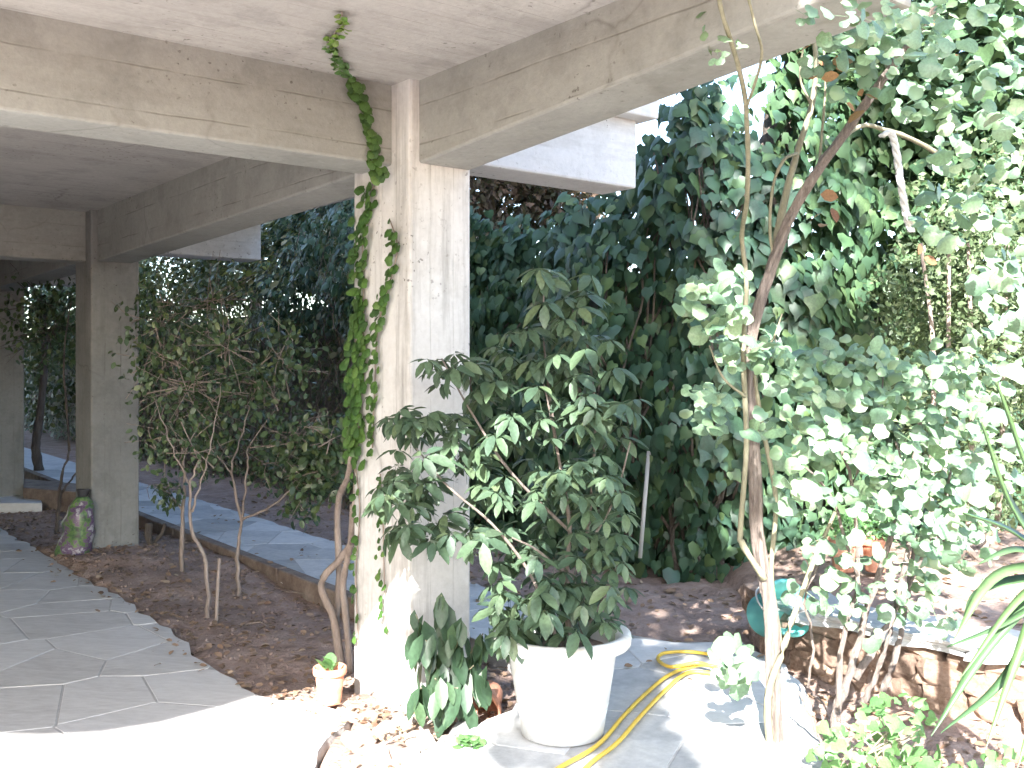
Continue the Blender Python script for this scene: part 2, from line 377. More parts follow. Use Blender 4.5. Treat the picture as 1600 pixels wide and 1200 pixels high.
def wall_side(X, Y):                       # smooth 0..1: 1 on the raised bed behind the wall
    rp = [(p[0], p[1]) for p in WALLP]+[(9,3.2), (9,14), (1.9,14), (1.6,7.2)]
    return inpoly(X, Y, rp)
def ground_h(X, Y):
    X = np.asarray(X, float); Y = np.asarray(Y, float); Z = np.zeros(X.shape)
    fl = Z.ravel(); xs = X.ravel(); ys = Y.ravel()
    for i in range(len(fl)):
        x, y = xs[i], ys[i]
        if abs(x) < 12 and 0 < y < 24:
            fl[i] = .05*noise.noise((x*1.1, y*1.1, 0))+.03*noise.noise((x*4, y*4, 3))+.012*noise.noise((x*13, y*13, 5))
            fl[i] += .10*math.exp(-((x+3.0)**2+(y-8.1)**2)/1.6)
    Z = fl.reshape(X.shape)-.015
    Z = np.where(wall_side(X, Y), Z+.27*np.where(Y > 5.5, np.clip((X-1.42)/.9, 0, 1), 1), Z)
    ws2 = inpoly(X, Y, [(-.1+1.5,6.2),(1.3,7.5),(2,9),(12,9),(12,2),(4,3.4)])
    Z = np.where(inpoly(X, Y, [(-.9,4.8),(-.2,4.8),(0,4.4),(-.3,4.0),(-.62,2.2),(-.7,2.2),(-.8,4.2)]), Z*.6+.035, Z)
    Z = np.where(inpoly(X, Y, TERR) | inpoly(X, Y, PATH), -.07, Z)
    return Z
def axis_pts(a, b, st, far):
    c = list(np.arange(a, b+1e-6, st)); lo = [a-far, a-60, a-20, a-8, a-3, a-1]; hi = [b+1, b+3, b+8, b+20, b+60, b+far]
    return np.array(lo+c+hi)
gx = axis_pts(-7, 5, .055, 800); gy = axis_pts(2.0, 17, .07, 800)
GX, GY = np.meshgrid(gx, gy); GZ = ground_h(GX, GY)
nx, ny = len(gx), len(gy); idx = np.arange(nx*ny).reshape(ny, nx)
q0, q1, q2, q3 = idx[:-1,:-1].ravel(), idx[:-1,1:].ravel(), idx[1:,1:].ravel(), idx[1:,:-1].ravel()
gme = mesh_np('ground', np.stack([GX.ravel(), GY.ravel(), GZ.ravel()], 1), np.concatenate([np.stack([q0,q1,q2],1), np.stack([q0,q2,q3],1)]), True)
g = link('ground', gme, M_SOIL); g['kind'] = 'structure'; g['label'] = 'bare red brown soil of the garden beds'

# ------------------------------------------------------------------ paving: every flagstone its own piece
def clip(poly, px, py, nx_, ny_):          # keep the side where (p-P).n <= 0
    out = []; m = len(poly)
    for i in range(m):
        a = poly[i]; b = poly[(i+1) % m]
        da = (a[0]-px)*nx_+(a[1]-py)*ny_; db = (b[0]-px)*nx_+(b[1]-py)*ny_
        if da <= 0: out.append(a)
        if (da < 0 < db) or (db < 0 < da):
            t = da/(da-db); out.append((a[0]+(b[0]-a[0])*t, a[1]+(b[1]-a[1])*t))
    return out
def sheet(name, poly, z0, z1, mat):
    bm = bmesh.new(); vs = [bm.verts.new((x, y, z1)) for x, y in poly]; f = bm.faces.new(vs)
    if f.calc_area() and f.normal.z < 0: bmesh.ops.reverse_faces(bm, faces=[f])
    bm.normal_update()
    if f.normal.z < 0: f.normal_flip()
    ex = bmesh.ops.extrude_face_region(bm, geom=[f]); 
    for v in [e for e in ex['geom'] if isinstance(e, bmesh.types.BMVert)]: v.co.z = z1
    for v in vs: v.co.z = z0
    bmesh.ops.recalc_face_normals(bm, faces=bm.faces); bmesh.ops.triangulate(bm, faces=bm.faces)
    me = bpy.data.meshes.new(name); bm.to_mesh(me); bm.free(); o = link(name, me, mat); o['kind'] = 'structure'; return o
def pave(parent, region, ztop, cell, mat, box, gap=.007, direction=0.0, ymin=2.3, stretch=1.0, maxn=290):
    pts = []; c, s = math.cos(direction), math.sin(direction)
    x0, x1, y0, y1 = box; u = -20.0; row = 0
    while u < 20:
        v = -20.0+(row % 2)*cell*.5
        while v < 20:
            uu = u+random.uniform(-.42,.42)*cell; vv = v+random.uniform(-.42,.42)*cell*stretch
            X, Y = uu*c-vv*s, uu*s+vv*c
            if x0 < X < x1 and y0 < Y < y1: pts.append((X, Y))
            v += cell*stretch
        u += cell; row += 1
    pts.sort(key=lambda p: p[0]**2+p[1]**2); cnt = 0
    for i, (x, y) in enumerate(pts):
        poly = list(region)
        for (a, b) in pts:
            d = math.hypot(a-x, b-y)
            if 1e-6 < d < cell*3.2*max(1, stretch):
                nx_, ny_ = (a-x)/d, (b-y)/d
                poly = clip(poly, (a+x)/2-nx_*gap/2, (b+y)/2-ny_*gap/2, nx_, ny_)
                if len(poly) < 3: break
        if len(poly) < 3: continue
        pl = []
        for p in poly:
            if not pl or math.hypot(p[0]-pl[-1][0], p[1]-pl[-1][1]) > .012: pl.append(p)
        if len(pl) > 2 and math.hypot(pl[0][0]-pl[-1][0], pl[0][1]-pl[-1][1]) < .012: pl.pop()
        if len(pl) < 3: continue
        ar = .5*sum(pl[k][0]*pl[(k+1) % len(pl)][1]-pl[(k+1) % len(pl)][0]*pl[k][1] for k in range(len(pl)))
        if abs(ar) < .006: continue
        if ar < 0: pl.reverse()
        cx = sum(p[0] for p in pl)/len(pl); cy = sum(p[1] for p in pl)/len(pl)
        zt = ztop+random.uniform(-.0012,.0012); tx, ty = random.gauss(0,.0012), random.gauss(0,.0012)
        m = len(pl); V = []; Fs = []
        for (k, z) in ((1, -.012), (1, -.003), (.985, 0)):
            V += [(cx+(p[0]-cx)*k-cx, cy+(p[1]-cy)*k-cy, z+(p[0]-cx)*tx+(p[1]-cy)*ty) for p in pl]
        for r in range(2):
            for k in range(m): Fs.append((r*m+k, r*m+(k+1) % m, (r+1)*m+(k+1) % m, (r+1)*m+k))
        V.append((0,0,0)); t = len(V)-1
        for k in range(m): Fs.append((2*m+k, 2*m+(k+1) % m, t))
        mb = MB(); mb.add(V, Fs); me = mb.mesh('flagstone'); me.materials.append(mat)
        o = bpy.data.objects.new('flagstone', me); COL.objects.link(o); o.parent = parent; o.location = (cx, cy, zt); cnt += 1
        if cnt >= maxn: break
terr = sheet('terrace_paving', TERR, -.06, .0283, M_MORT); terr['label'] = 'irregular pale flagstone terrace under the concrete slab'
pave(terr, TERR, .031, .44, M_FLAG, (-7.2,-.4,2.6,11.8), direction=-.2, stretch=1.3)
path = sheet('side_path', PATH, -.06, .0972, M_MORT); path['label'] = 'raised bluish stone path along the ivy with a kerb'
pave(path, PATH, .100, .46, M_PATH, (-7,1.5,2.6,15), direction=math.atan2(DB.y, DB.x), stretch=1.25)
front = sheet('forecourt', [(-12,2.19), (1.3,2.19), (1.4,1.0), (-12,-.6)], -.06, .03, M_FLAG); front['label'] = 'pale paved forecourt in front of the terrace'
# kerb along the near side of the path, standing a little proud of it
for a, b in ((-1.7, .6), (.62, 2.9), (2.92, 5.4), (5.42, 8.2), (8.22, 12.2), (12.22, 16.8)):
    mb = MB()
    p = [kl(a,-.10), kl(b,-.10), kl(b,-.004), kl(a,-.004)]
    mb.hexa([(x, y, -.08) for x, y in p][::-1]+[(x, y, .108) for x, y in p][::-1])
    bev_ = mb.build('kerb', M_KERB, path).modifiers.new('edge', 'BEVEL'); bev_.width = .012; bev_.segments = 2

# ------------------------------------------------------------------ the building on its concrete columns
K = Vector((-.451, 4.51, 0)); dA = Vector((math.cos(ROT), math.sin(ROT), 0)); dBv = Vector((-math.sin(ROT), math.cos(ROT), 0))
def bl(x, y, z): return K+dA*x+dBv*y+Vector((0,0,z))
bld = thing('concrete_building', 'raw concrete building raised on columns with deep ceiling beams', 'building', K)
def bev(o, wd=.012, seg=2):
    md = o.modifiers.new('edge', 'BEVEL'); md.width = wd; md.segments = seg; md.limit_method = 'ANGLE'; return o
def bbox(name, x0, x1, y0, y1, z0, z1, mat, label=None, zb=None, bw=.012):
    za, zc = (z0, z0) if zb is None else zb        # soffit heights at y0 and y1
    p = [bl(x0,y0,za), bl(x1,y0,za), bl(x1,y1,zc), bl(x0,y1,zc), bl(x0,y0,z1), bl(x1,y0,z1), bl(x1,y1,z1), bl(x0,y1,z1)]
    o = MB().hexa(p).build(name, mat, bld, label=label); return bev(o, bw)
ZS = 2.825
SLAB = [(-9.2,-1.84), (-5.4,-1.84), (-5.0,-1.90), (-4.72,-2.04), (-4.5,-2.24), (-4.3,-2.36), (-4.05,-2.40), (-3.75,-2.36), (-3.4,-2.28), (-2.9,-2.24), (.326,-2.24), (.326,30), (-9.2,30)]  # unseen front edge shaped to bend its shadow line on the terrace
mb = MB(); n_ = len(SLAB); mb.add([bl(x,y,ZS) for x,y in SLAB]+[bl(x,y,3.06) for x,y in SLAB], [tuple(reversed(range(n_))), tuple(range(n_,2*n_))]+[(k,(k+1)%n_,n_+(k+1)%n_,n_+k) for k in range(n_)])
bev(mb.build('floor_slab', M_CEIL, bld))
bbox('column', 0, .333, 0, .5, -.3, ZS+.02, M_COLM, 'stained near column with green creeper climbing it', bw=.015)
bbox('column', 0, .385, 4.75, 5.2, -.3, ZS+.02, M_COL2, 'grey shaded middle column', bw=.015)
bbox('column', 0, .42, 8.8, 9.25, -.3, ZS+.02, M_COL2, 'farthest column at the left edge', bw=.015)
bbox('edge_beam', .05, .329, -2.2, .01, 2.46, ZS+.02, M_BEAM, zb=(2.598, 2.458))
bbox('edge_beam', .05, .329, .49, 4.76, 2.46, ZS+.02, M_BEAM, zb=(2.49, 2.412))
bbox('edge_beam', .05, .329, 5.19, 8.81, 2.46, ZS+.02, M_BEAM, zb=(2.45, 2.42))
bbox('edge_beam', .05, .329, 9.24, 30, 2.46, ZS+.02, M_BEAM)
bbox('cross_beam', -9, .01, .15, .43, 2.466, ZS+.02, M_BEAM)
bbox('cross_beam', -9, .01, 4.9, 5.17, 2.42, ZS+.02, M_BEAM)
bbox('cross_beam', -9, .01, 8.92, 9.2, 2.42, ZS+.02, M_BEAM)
bbox('balcony_bracket', .32, 1.557, .15, .42, 2.53, 2.905, M_WHITE, 'white painted bracket beam under the balcony')
bbox('balcony_bracket', .34, 1.53, 4.9, 5.17, 2.53, 2.905, M_WHITE)
bbox('balcony_bracket', .34, 1.55, 8.92, 9.2, 2.53, 2.905, M_WHITE)
bbox('balcony_slab', .33, 1.63, .05, 30, 2.90, 3.09, M_WHITE)
bbox('upper_wall', -9.1, .3, -1.8, 29.9, 3.055, 8.5, M_WHITE)
bbox('rear_wall', -9.3, -9.0, -2.3, 30, -.3, ZS+.01, M_BEAM)

# ------------------------------------------------------------------ hedge line, garden wall, ivy
HL = [(-20,36.2), (-11.8,25), (-5.78,16.86), (-1.65,11.2), (.71,8.0), (1.3,7.25), (2.2,7.5), (3.2,8.1), (5,8.7), (8,9.2)]
hd = [0]
for a, b in zip(HL, HL[1:]): hd.append(hd[-1]+math.hypot(b[0]-a[0], b[1]-a[1]))
def hedge_pt(d):
    for i in range(len(HL)-1):
        if d <= hd[i+1] or i == len(HL)-2:
            t = (d-hd[i])/(hd[i+1]-hd[i]); a, b = HL[i], HL[i+1]
            tx, ty = (b[0]-a[0]), (b[1]-a[1]); l = math.hypot(tx, ty)
            return a[0]+tx*t, a[1]+ty*t, ty/l, -tx/l     # point and the normal to the garden side
D0 = hd[5]                                                # the bend nearest the camera
HT = [(-40,4.2), (-22,4.0), (-13,3.75), (-8.6,3.45), (-7.6,3.7), (-6.5,3.9), (-4.8,3.7), (-3.9,3.3), (-2.8,2.9), (-2.0,2.9), (-1.1,3.05), (-.6,3.5), (0,3.75), (.4,3.6), (.7,3.15), (.85,3.15), (1.1,3.9), (1.6,4.9), (3,5.4), (8,5.6)]
def hedge_top(d): return float(np.interp(d-D0, [h[0] for h in HT], [h[1] for h in HT]))
def hedge_surface(d, z):
    x, y, nx_, ny_ = hedge_pt(d); k = .34*noise.noise((d*.9, z*.9, 1.3))+.16*noise.noise((d*2.6, z*2.6, 7.7))
    top = hedge_top(d); k += -.5*max(0, (z/top)-.72)**1.5*2.2
    return Vector((x+nx_*k, y+ny_*k, z)), Vector((nx_, ny_, 0))
gw = MB()
wpts = []
for i in range(60):
    d = hd[-1]*i/59; x, y, nx_, ny_ = hedge_pt(d); wpts.append((x-nx_*.75, y-ny_*.75, -nx_, -ny_))
for a, b in zip(wpts, wpts[1:]):
    gw.hexa([(a[0],a[1],-.2), (a[0]+a[2]*.2,a[1]+a[3]*.2,-.2), (b[0]+b[2]*.2,b[1]+b[3]*.2,-.2), (b[0],b[1],-.2), (a[0],a[1],2.35), (a[0]+a[2]*.2,a[1]+a[3]*.2,2.35), (b[0]+b[2]*.2,b[1]+b[3]*.2,2.35), (b[0],b[1],2.35)])
o = gw.build('garden_wall', M_GWALL); tag(o, 'long rendered garden wall hidden behind the ivy', 'wall')

def hedge_leaves(d0, d1, n, size, layers=.5, hang=1.0, zmin=.02, topfade=0.0, zfun=None):
    P, Dd, Nn, sc = [], [], [], []
    while len(P) < n:
        d = random.uniform(d0, d1); top = hedge_top(d)+random.uniform(-.12,.1); z = random.uniform(zmin, top)
        p, nr = hedge_surface(d, z); dep = abs(random.gauss(0, layers))*-1+random.uniform(0, .06)
        # gaps and clumps
        if noise.noise((d*3.1, z*3.1, 4)) < -.28 and dep > -.2: continue
        p = p+nr*dep; upf = max(0, z/top-.75)*3
        a = random.gauss(0, .55)
        tdir = Vector((-nr.y, nr.x, 0))
        dd = Vector((0,0,-1))*hang+tdir*a+nr*(.15+random.gauss(0,.28))+Vector((0,0,upf*.5))
        nn = nr*(1+random.gauss(0,.15))+Vector((0,0,.42+upf+random.gauss(0,.3)))+tdir*random.gauss(0,.35)
        P.append(p); Dd.append(dd); Nn.append(nn); sc.append(size*random.choice((.55,.75,.9,1.0,1.1,1.3))*random.uniform(.85,1.1))
    P = np.array([tuple(p) for p in P]); return P, rot_to(np.array([tuple(x) for x in Dd]), np.array([tuple(x) for x in Nn])), np.array(sc)

iv = thing('ivy_hedge', 'dark green wall of large ivy leaves behind the white pot', 'hedge', (.7, 7.9, 0))
P, M, sc = hedge_leaves(D0-3.6, D0+1.0, 7200, .128, .24)
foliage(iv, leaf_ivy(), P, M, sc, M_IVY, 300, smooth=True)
mb = MB()
for k in range(55):
    d = random.uniform(D0-3.5, D0+1); z = 0; pts = []; top = hedge_top(d)*.9
    while z < top:
        p, nr = hedge_surface(d, z); pts.append(p-nr*random.uniform(.06,.3)); z += .35; d += random.gauss(0,.06)
    limb(mb, pts, .014, .006, 3, 5)
mb.build('stems', M_BARKD, iv)
iv2 = thing('ivy_thicket', 'tall lighter ivy and creeper thicket rising at the right behind the vine', 'hedge', (3, 8, .27))
P, M, sc = hedge_leaves(D0+.9, D0+4.2, 7200, .13, .3, zmin=.25)
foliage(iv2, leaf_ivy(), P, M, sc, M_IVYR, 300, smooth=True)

bu = thing('leafy_hedge', 'shaded fine leaved hedge beyond the side path on the left', 'hedge', (-3.5, 13.7, 0))
P, M, sc = hedge_leaves(D0-20, D0-3.1, 56000, .064, .28, hang=.4)
foliage(bu, leaf_small(), P, M, sc, M_BUSH, 0)
P, M, sc = hedge_leaves(D0-21, D0-3.0, 9000, .10, .3, hang=.6, zmin=1.7)
foliage(bu, leaf_oval(.32), P, M, sc, M_BUSH, 0, mass_name='inner_foliage')
P, M, sc = hedge_leaves(D0-33, D0-19, 9000, .13, .3, hang=.4)
foliage(bu, leaf_oval(.3), P, M, sc, M_BUSH, 0, mass_name='far_foliage')
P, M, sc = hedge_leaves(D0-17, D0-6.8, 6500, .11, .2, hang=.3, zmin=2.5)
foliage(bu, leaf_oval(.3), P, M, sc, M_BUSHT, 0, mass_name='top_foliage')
P, M, sc = hedge_leaves(D0-8, D0-2.5, 3600, .10, .2, zmin=2.0)
foliage(bu, leaf_ivy(), P, M, sc, M_IVY, 220, mass_name='ivy_top')
mb = MB()
for k in range(90):
    d = random.uniform(D0-14, D0-3.2); z = 0; pts = []; top = hedge_top(d)*random.uniform(.5,.95)
    while z < top:
        p, nr = hedge_surface(d, z); pts.append(p+nr*random.uniform(-.25,.15)); z += .4; d += random.gauss(0,.13)
    if len(pts) > 2: limb(mb, pts, random.uniform(.008,.02), .004, 3, 5)
mb.build('stems', M_BARKD, bu)

# fine leaved shrub lit by the sun at the right edge
sh = thing('fine_leaved_shrub', 'sunlit fine leaved shrub behind the stone wall at the right edge', 'shrub', (3.1, 6.7, .27))
P = []
cl = [(at(1540,330,6.9),.62), (at(1500,450,6.8),.55), (at(1580,520,6.6),.6), (at(1480,600,6.9),.5), (at(1575,640,6.7),.55), (at(1600,430,6.4),.6), (at(1440,480,7.1),.4), (at(1530,740,6.8),.4)]
for c, r in cl:
    for k in range(2000):
        v = Vector((random.gauss(0,1), random.gauss(0,1), random.gauss(0,1))).normalized()*r*random.random()**.45
        if noise.noise(((c+v)*4)) > -.15: P.append(tuple(c+v))
P = np.array(P); N = len(P); dd = rng.normal(size=(N,3))+np.array([0,-.3,.1]); nn = rng.normal(size=(N,3))*.7+np.array([0,-.3,.8])
foliage(sh, leaf_small(), P, rot_to(dd, nn), rng.uniform(.035,.065,N), M_BUSHR, 0)
mb = MB()
for k, px in enumerate((1455,1515,1560,1480)):
    limb(mb, [(2.9+.1*k,6.9,.2), at(px,800,6.8), at(px+random.uniform(-9,9),560,6.7), at(px+random.uniform(-20,20),380,6.6)], .022, .012, 5)
mb.build('trunk', M_BARKP, sh)

# trees behind
def crown(parent, clumps, n, tp, size, mat, thr=-.1, frq=2.5, name='crown', parts=0):
    P = []
    for c, r in clumps:
        c = Vector(c)
        for k in range(n):
            v = Vector((random.gauss(0,1), random.gauss(0,1), random.gauss(0,1))).normalized()*r*random.random()**.4
            if noise.noise((c+v)*frq) > thr: P.append(tuple(c+v))
    P = np.array(P); N = len(P); dd = rng.normal(size=(N,3))+np.array([0,0,-.5]); nn = rng.normal(size=(N,3))*.8+np.array([0,-.3,.7])
    foliage(parent, tp, P, rot_to(dd, nn), rng.uniform(.7,1.3,N)*size, mat, parts, mass_name=name, smooth=False)
t1 = thing('ivy_clad_tree', 'dark leaning tree trunk clad in ivy behind the vine', 'tree', (2.0, 8.4, .2))
mb = MB(); limb(mb, [(1.85,8.4,.1), at(1205,330,8.4), at(1222,200,8.4), at(1262,60,8.4), at(1300,-150,8.5)], .2, .12, 6, 10)
limb(mb, [at(1262,60,8.4), at(1380,-60,8.2), at(1480,-140,8)], .1, .05, 5, 8)
mb.build('trunk', M_BARKD, t1, True)
crown(t1, [(at(1330,-30,8.3),.85), (at(1440,60,8.3),.9), (at(1560,20,8.0),1.0), (at(1500,190,8.1),.8), (at(1400,230,8.4),.6), (at(1600,250,7.8),.8), (at(1300,110,8.3),.3), (at(1180,20,8.6),.35), (at(1590,120,7.6),.9), (at(1640,380,7.6),.9), (at(1520,330,7.8),.6)], 1250, leaf_ivy(), .11, M_IVYR, parts=260)
t2 = thing('brown_leaved_tree', 'thin brown leaved tree with sky showing through behind the ivy', 'tree', (-.3, 12.4, 0))
mb = MB(); limb(mb, [(-.35,12.4,0), (-.3,12.4,2), at(765,330,12.4), at(780,200,12.4)], .12, .06, 5, 8)
limb(mb, [at(768,380,12.4), at(830,310,12.3), at(880,260,12.2)], .05, .02); mb.build('trunk', M_BARKD, t2, True)
crown(t2, [(at(770,300,12.4),.75), (at(720,220,12.4),.9), (at(850,270,12.3),.6), (at(800,200,12.3),1.0), (at(760,380,12.6),.6), (at(740,290,13),.9), (at(880,330,12.8),.6)], 2300, leaf_small(), .11, M_BROWN, thr=-.08, frq=3)
t3 = thing('background_tree', 'dense evergreen tree behind the far left hedge', 'tree', (-4.5, 17.5, 0))
mb = MB(); limb(mb, [(-4.5,17.5,0), (-4.4,17.5,2), (-4.3,17.4,4.2)], .16, .08, 5, 8); mb.build('trunk', M_BARKD, t3, True)
crown(t3, [((-4.4,17.4,4.2),1.2), ((-3.2,16.2,4.0),1.1), ((-2.6,15.2,3.5),.9), ((-8.5,20.5,3.2),1.6), ((-10,22,2.2),1.6), ((-6.9,20,2.0),1.2)], 2200, leaf_oval(.3), .14, M_BUSH)

# ------------------------------------------------------------------ shrubs in the bed under the slab
def gz(x, y): return float(ground_h(np.array([x]), np.array([y]))[0])
def bed_shrub(name, label, base, limbs, clumps, n, size, mat, bark, r=.02, group=None):
    t = thing(name, label, 'shrub', base, group); mb = MB()
    for pts, r0, r1 in limbs: limb(mb, pts, r0*.68, r1*.5, 5, 7, .35, .005)
    mb.build('trunk', bark, t, True)
    tw = MB()
    for c, rr, k in clumps:
        for _ in range(int(13*k)):
            v = Vector((random.gauss(0,1), random.gauss(0,.8), random.gauss(0,1))).normalized()*rr*1.1; a0 = c-v*random.uniform(.2,.9)
            limb(tw, [a0, a0.lerp(c+v,.5)+Vector((random.gauss(0,.04), random.gauss(0,.04), random.gauss(0,.04))), c+v], .0045, .0018, 3, 4)
    tw.build('twigs', bark, t, True)
    P = []
    for c, rr, k in clumps:
        for _ in range(int(n*k*3.2)):
            v = Vector((random.gauss(0,1), random.gauss(0,1)*.8, random.gauss(0,1))).normalized()*rr*random.random()**.5
            P.append(tuple(c+v))
    P = np.array(P); N = len(P); dd = rng.normal(size=(N,3))*.8+np.array([0,-.1,-.7]); nn = rng.normal(size=(N,3))*.6+np.array([0,-.4,.8])
    foliage(t, leaf_oval(.28), P, rot_to(dd, nn), rng.uniform(.6,1.2,N)*size*.78, mat, 60, smooth=True)
    return t
def G(px, py, dz=0):                       # soil point under a photo pixel
    p = on_z(px, py, 0); return Vector((p.x, p.y, gz(p.x, p.y)-.02))
M_BEDL = leaf_mat('bed_shrub_leaves', [(.035,.062,.035), (.052,.088,.042), (.075,.115,.05), (.05,.078,.05), (.11,.14,.05)], .38, .15, .5)
b1 = G(372,930); Y = b1.y
bed_shrub('young_shrub', 'forked thin trunk shrub in the middle of the soil bed', b1,
  [([b1, at(372,860,Y), at(378,810,Y)], .024, .019), ([at(378,815,Y), at(362,740,Y), at(375,690,Y), at(400,600,Y)], .016, .006),
   ([at(378,815,Y), at(385,740,Y), at(390,700,Y), at(430,640,Y)], .013, .005), ([at(378,812,Y), at(425,790,Y), at(465,755,Y), at(500,700,Y)], .015, .006),
   ([at(362,740,Y), at(330,700,Y), at(290,640,Y)], .008, .003), ([at(390,700,Y), at(440,690,Y), at(480,650,Y)], .007, .003)],
  [(at(400,600,Y),.28,1), (at(470,690,Y),.26,1.2), (at(500,740,Y-.2),.22,1.6), (at(520,690,Y-.3),.2,1.2), (at(330,640,Y+.2),.3,.8), (at(445,560,Y),.3,.9), (at(420,730,Y+.3),.22,.5), (at(470,790,Y-.1),.14,.35), (at(350,700,Y+.2),.24,.5)], 90, .075, M_BEDL, M_BARKP)
b2 = G(325,965); Y = b2.y+.1
bed_shrub('young_shrub', 'crooked thin trunk shrub bent at its foot in the soil bed', b2,
  [([b2, at(322,880,Y), at(300,830,Y), at(298,760,Y), at(310,720,Y)], .022, .014), ([at(300,800,Y), at(318,740,Y), at(330,690,Y), at(345,600,Y)], .012, .004),
   ([at(298,760,Y), at(270,700,Y), at(240,620,Y)], .011, .004)],
  [(at(300,600,Y+.2),.34,1), (at(255,560,Y+.3),.32,1), (at(350,540,Y+.2),.3,1), (at(300,700,Y+.1),.24,.5), (at(245,690,Y+.2),.2,.4)], 80, .065, M_BEDL, M_BARKP)
b3 = G(285,905); Y = b3.y
bed_shrub('young_shrub', 'upright twin stem shrub nearest the middle column', b3,
  [([b3, at(285,820,Y), at(288,740,Y), at(284,660,Y)], .028, .014), ([at(286,800,Y), at(262,760,Y), at(255,700,Y)], .011, .005)],
  [(at(262,770,Y-.1),.13,.35), (at(280,620,Y),.36,1), (at(250,500,Y+.3),.34,1), (at(330,470,Y+.3),.36,1)], 80, .07, M_BEDL, M_BARKP)
st = G(338,972)
mb = MB(); limb(mb, [st, at(340,920,st.y), at(343,872,st.y)], .012, .010); o = mb.build('wooden_stake', M_BARKP, None, True); tag(o, 'short bare stake standing in front of the forked shrub', 'stake')
sp = G(240,868)
t = thing('cut_stump', 'small cut stump with two stubs beside the middle column', 'stump', sp)
mb = MB(); limb(mb, [sp, at(232,840,sp.y), at(233,818,sp.y)], .035, .03); limb(mb, [at(238,850,sp.y), at(252,835,sp.y), at(258,818,sp.y)], .018, .012); mb.build('trunk', M_BARKD, t, True)
# glimpsed between the two far columns
b4 = G(88,830); Y = b4.y
bed_shrub('young_shrub', 'dark thin stems left of the middle column', b4,
  [([b4, at(92,780,Y), at(97,740,Y), at(108,705,Y)], .028, .018), ([at(95,770,Y), at(115,745,Y), at(126,730,Y)], .018, .01), ([at(108,705,Y), at(100,560,Y), at(112,470,Y)], .018, .01)],
  [(at(80,520,Y+.6),.5,1.2), (at(70,480,Y+.8),.5,1)], 110, .09, M_BEDL, M_BARKD)
bb = on_z(62,735,.1)
mb = MB(); limb(mb, [(bb.x,bb.y,.05), at(56,700,bb.y), at(62,650,bb.y), at(70,560,bb.y), at(66,480,bb.y)], .07, .04, 6, 8); o = mb.build('curved_trunk', M_BARKD, None, True); tag(o, 'curved dark trunk seen between the two far columns', 'trunk')
a = on_z(36,792,.0)
mb = MB(); p0, p1 = on_z(40,748,.12), on_z(130,756,.12)
def slab_part(px4, z, h, mat, name, parent=None):
    ps = [on_z(x, y, z) for x, y in px4]
    ps = [(p.x, p.y) for p in ps]
    m = MB(); m.hexa([(x, y, z-h) for x, y in ps]+[(x, y, z) for x, y in ps]); return bev(m.build(name, mat, parent), .01)
o = slab_part([(-60,786),(66,786),(60,770),(-60,768)], .10, .2, M_FLAG, 'stone_step'); tag(o, 'pale stone step at the left edge by the far column', 'step')
o = slab_part([(36,762),(140,770),(140,757),(36,748)], .22, .3, M_KERB, 'low_kerb_wall'); tag(o, 'low concrete ledge seen between the two far columns', 'ledge')

# printed sack leaning on the middle column
sb = on_z(118,868,.05); sk = thing('printed_sack', 'small plastic sack with purple and green print by the middle column', 'sack', sb)
def sack(z0, z1, r0, r1, mat, name, sx=1.0):
    mb = MB(); prof = 7; V = []; Fs = []; n = 12
    for i in range(prof):
        t_ = i/(prof-1); z = z0+(z1-z0)*t_; r = r0+(r1-r0)*t_
        for k in range(n):
            a_ = 2*math.pi*k/n; rr = r*(1+.45*noise.noise((math.cos(a_)*1.5, math.sin(a_)*1.5, z*9)))
            V.append(sb+Vector((math.cos(a_)*rr*sx+.10*(z), math.sin(a_)*rr*.6, z)))
    for i in range(prof-1):
        for k in range(n): Fs.append((i*n+k, i*n+(k+1) % n, (i+1)*n+(k+1) % n, (i+1)*n+k))
    Fs += [tuple(reversed(range(n))), tuple(range((prof-1)*n, prof*n))]
    mb.add(V, Fs); return mb.build(name, mat, sk, True)
def print_mat():
    m, n, b = new_mat('sack_print'); v = coords(n); c = ramp(n, noi(n, v, 13, 3, .6), [(.30, (.03,.035,.03)), (.40, (.06,.13,.05)), (.47, (.12,.2,.06)), (.52, (.16,.10,.18)), (.58, (.09,.05,.11)), (.66, (.42,.40,.42))])
    n.links.new(c, b.inputs['Base Color']); b.inputs['Roughness'].default_value = .35; return m
M_PRINT = print_mat()
sack(-.03, .40, .15, .10, M_PRINT, 'sack_body'); sack(.40, .47, .098, .045, M_PRINT, 'gathered_neck'); sack(.47, .53, .035, .06, M_DARKW, 'tied_top')

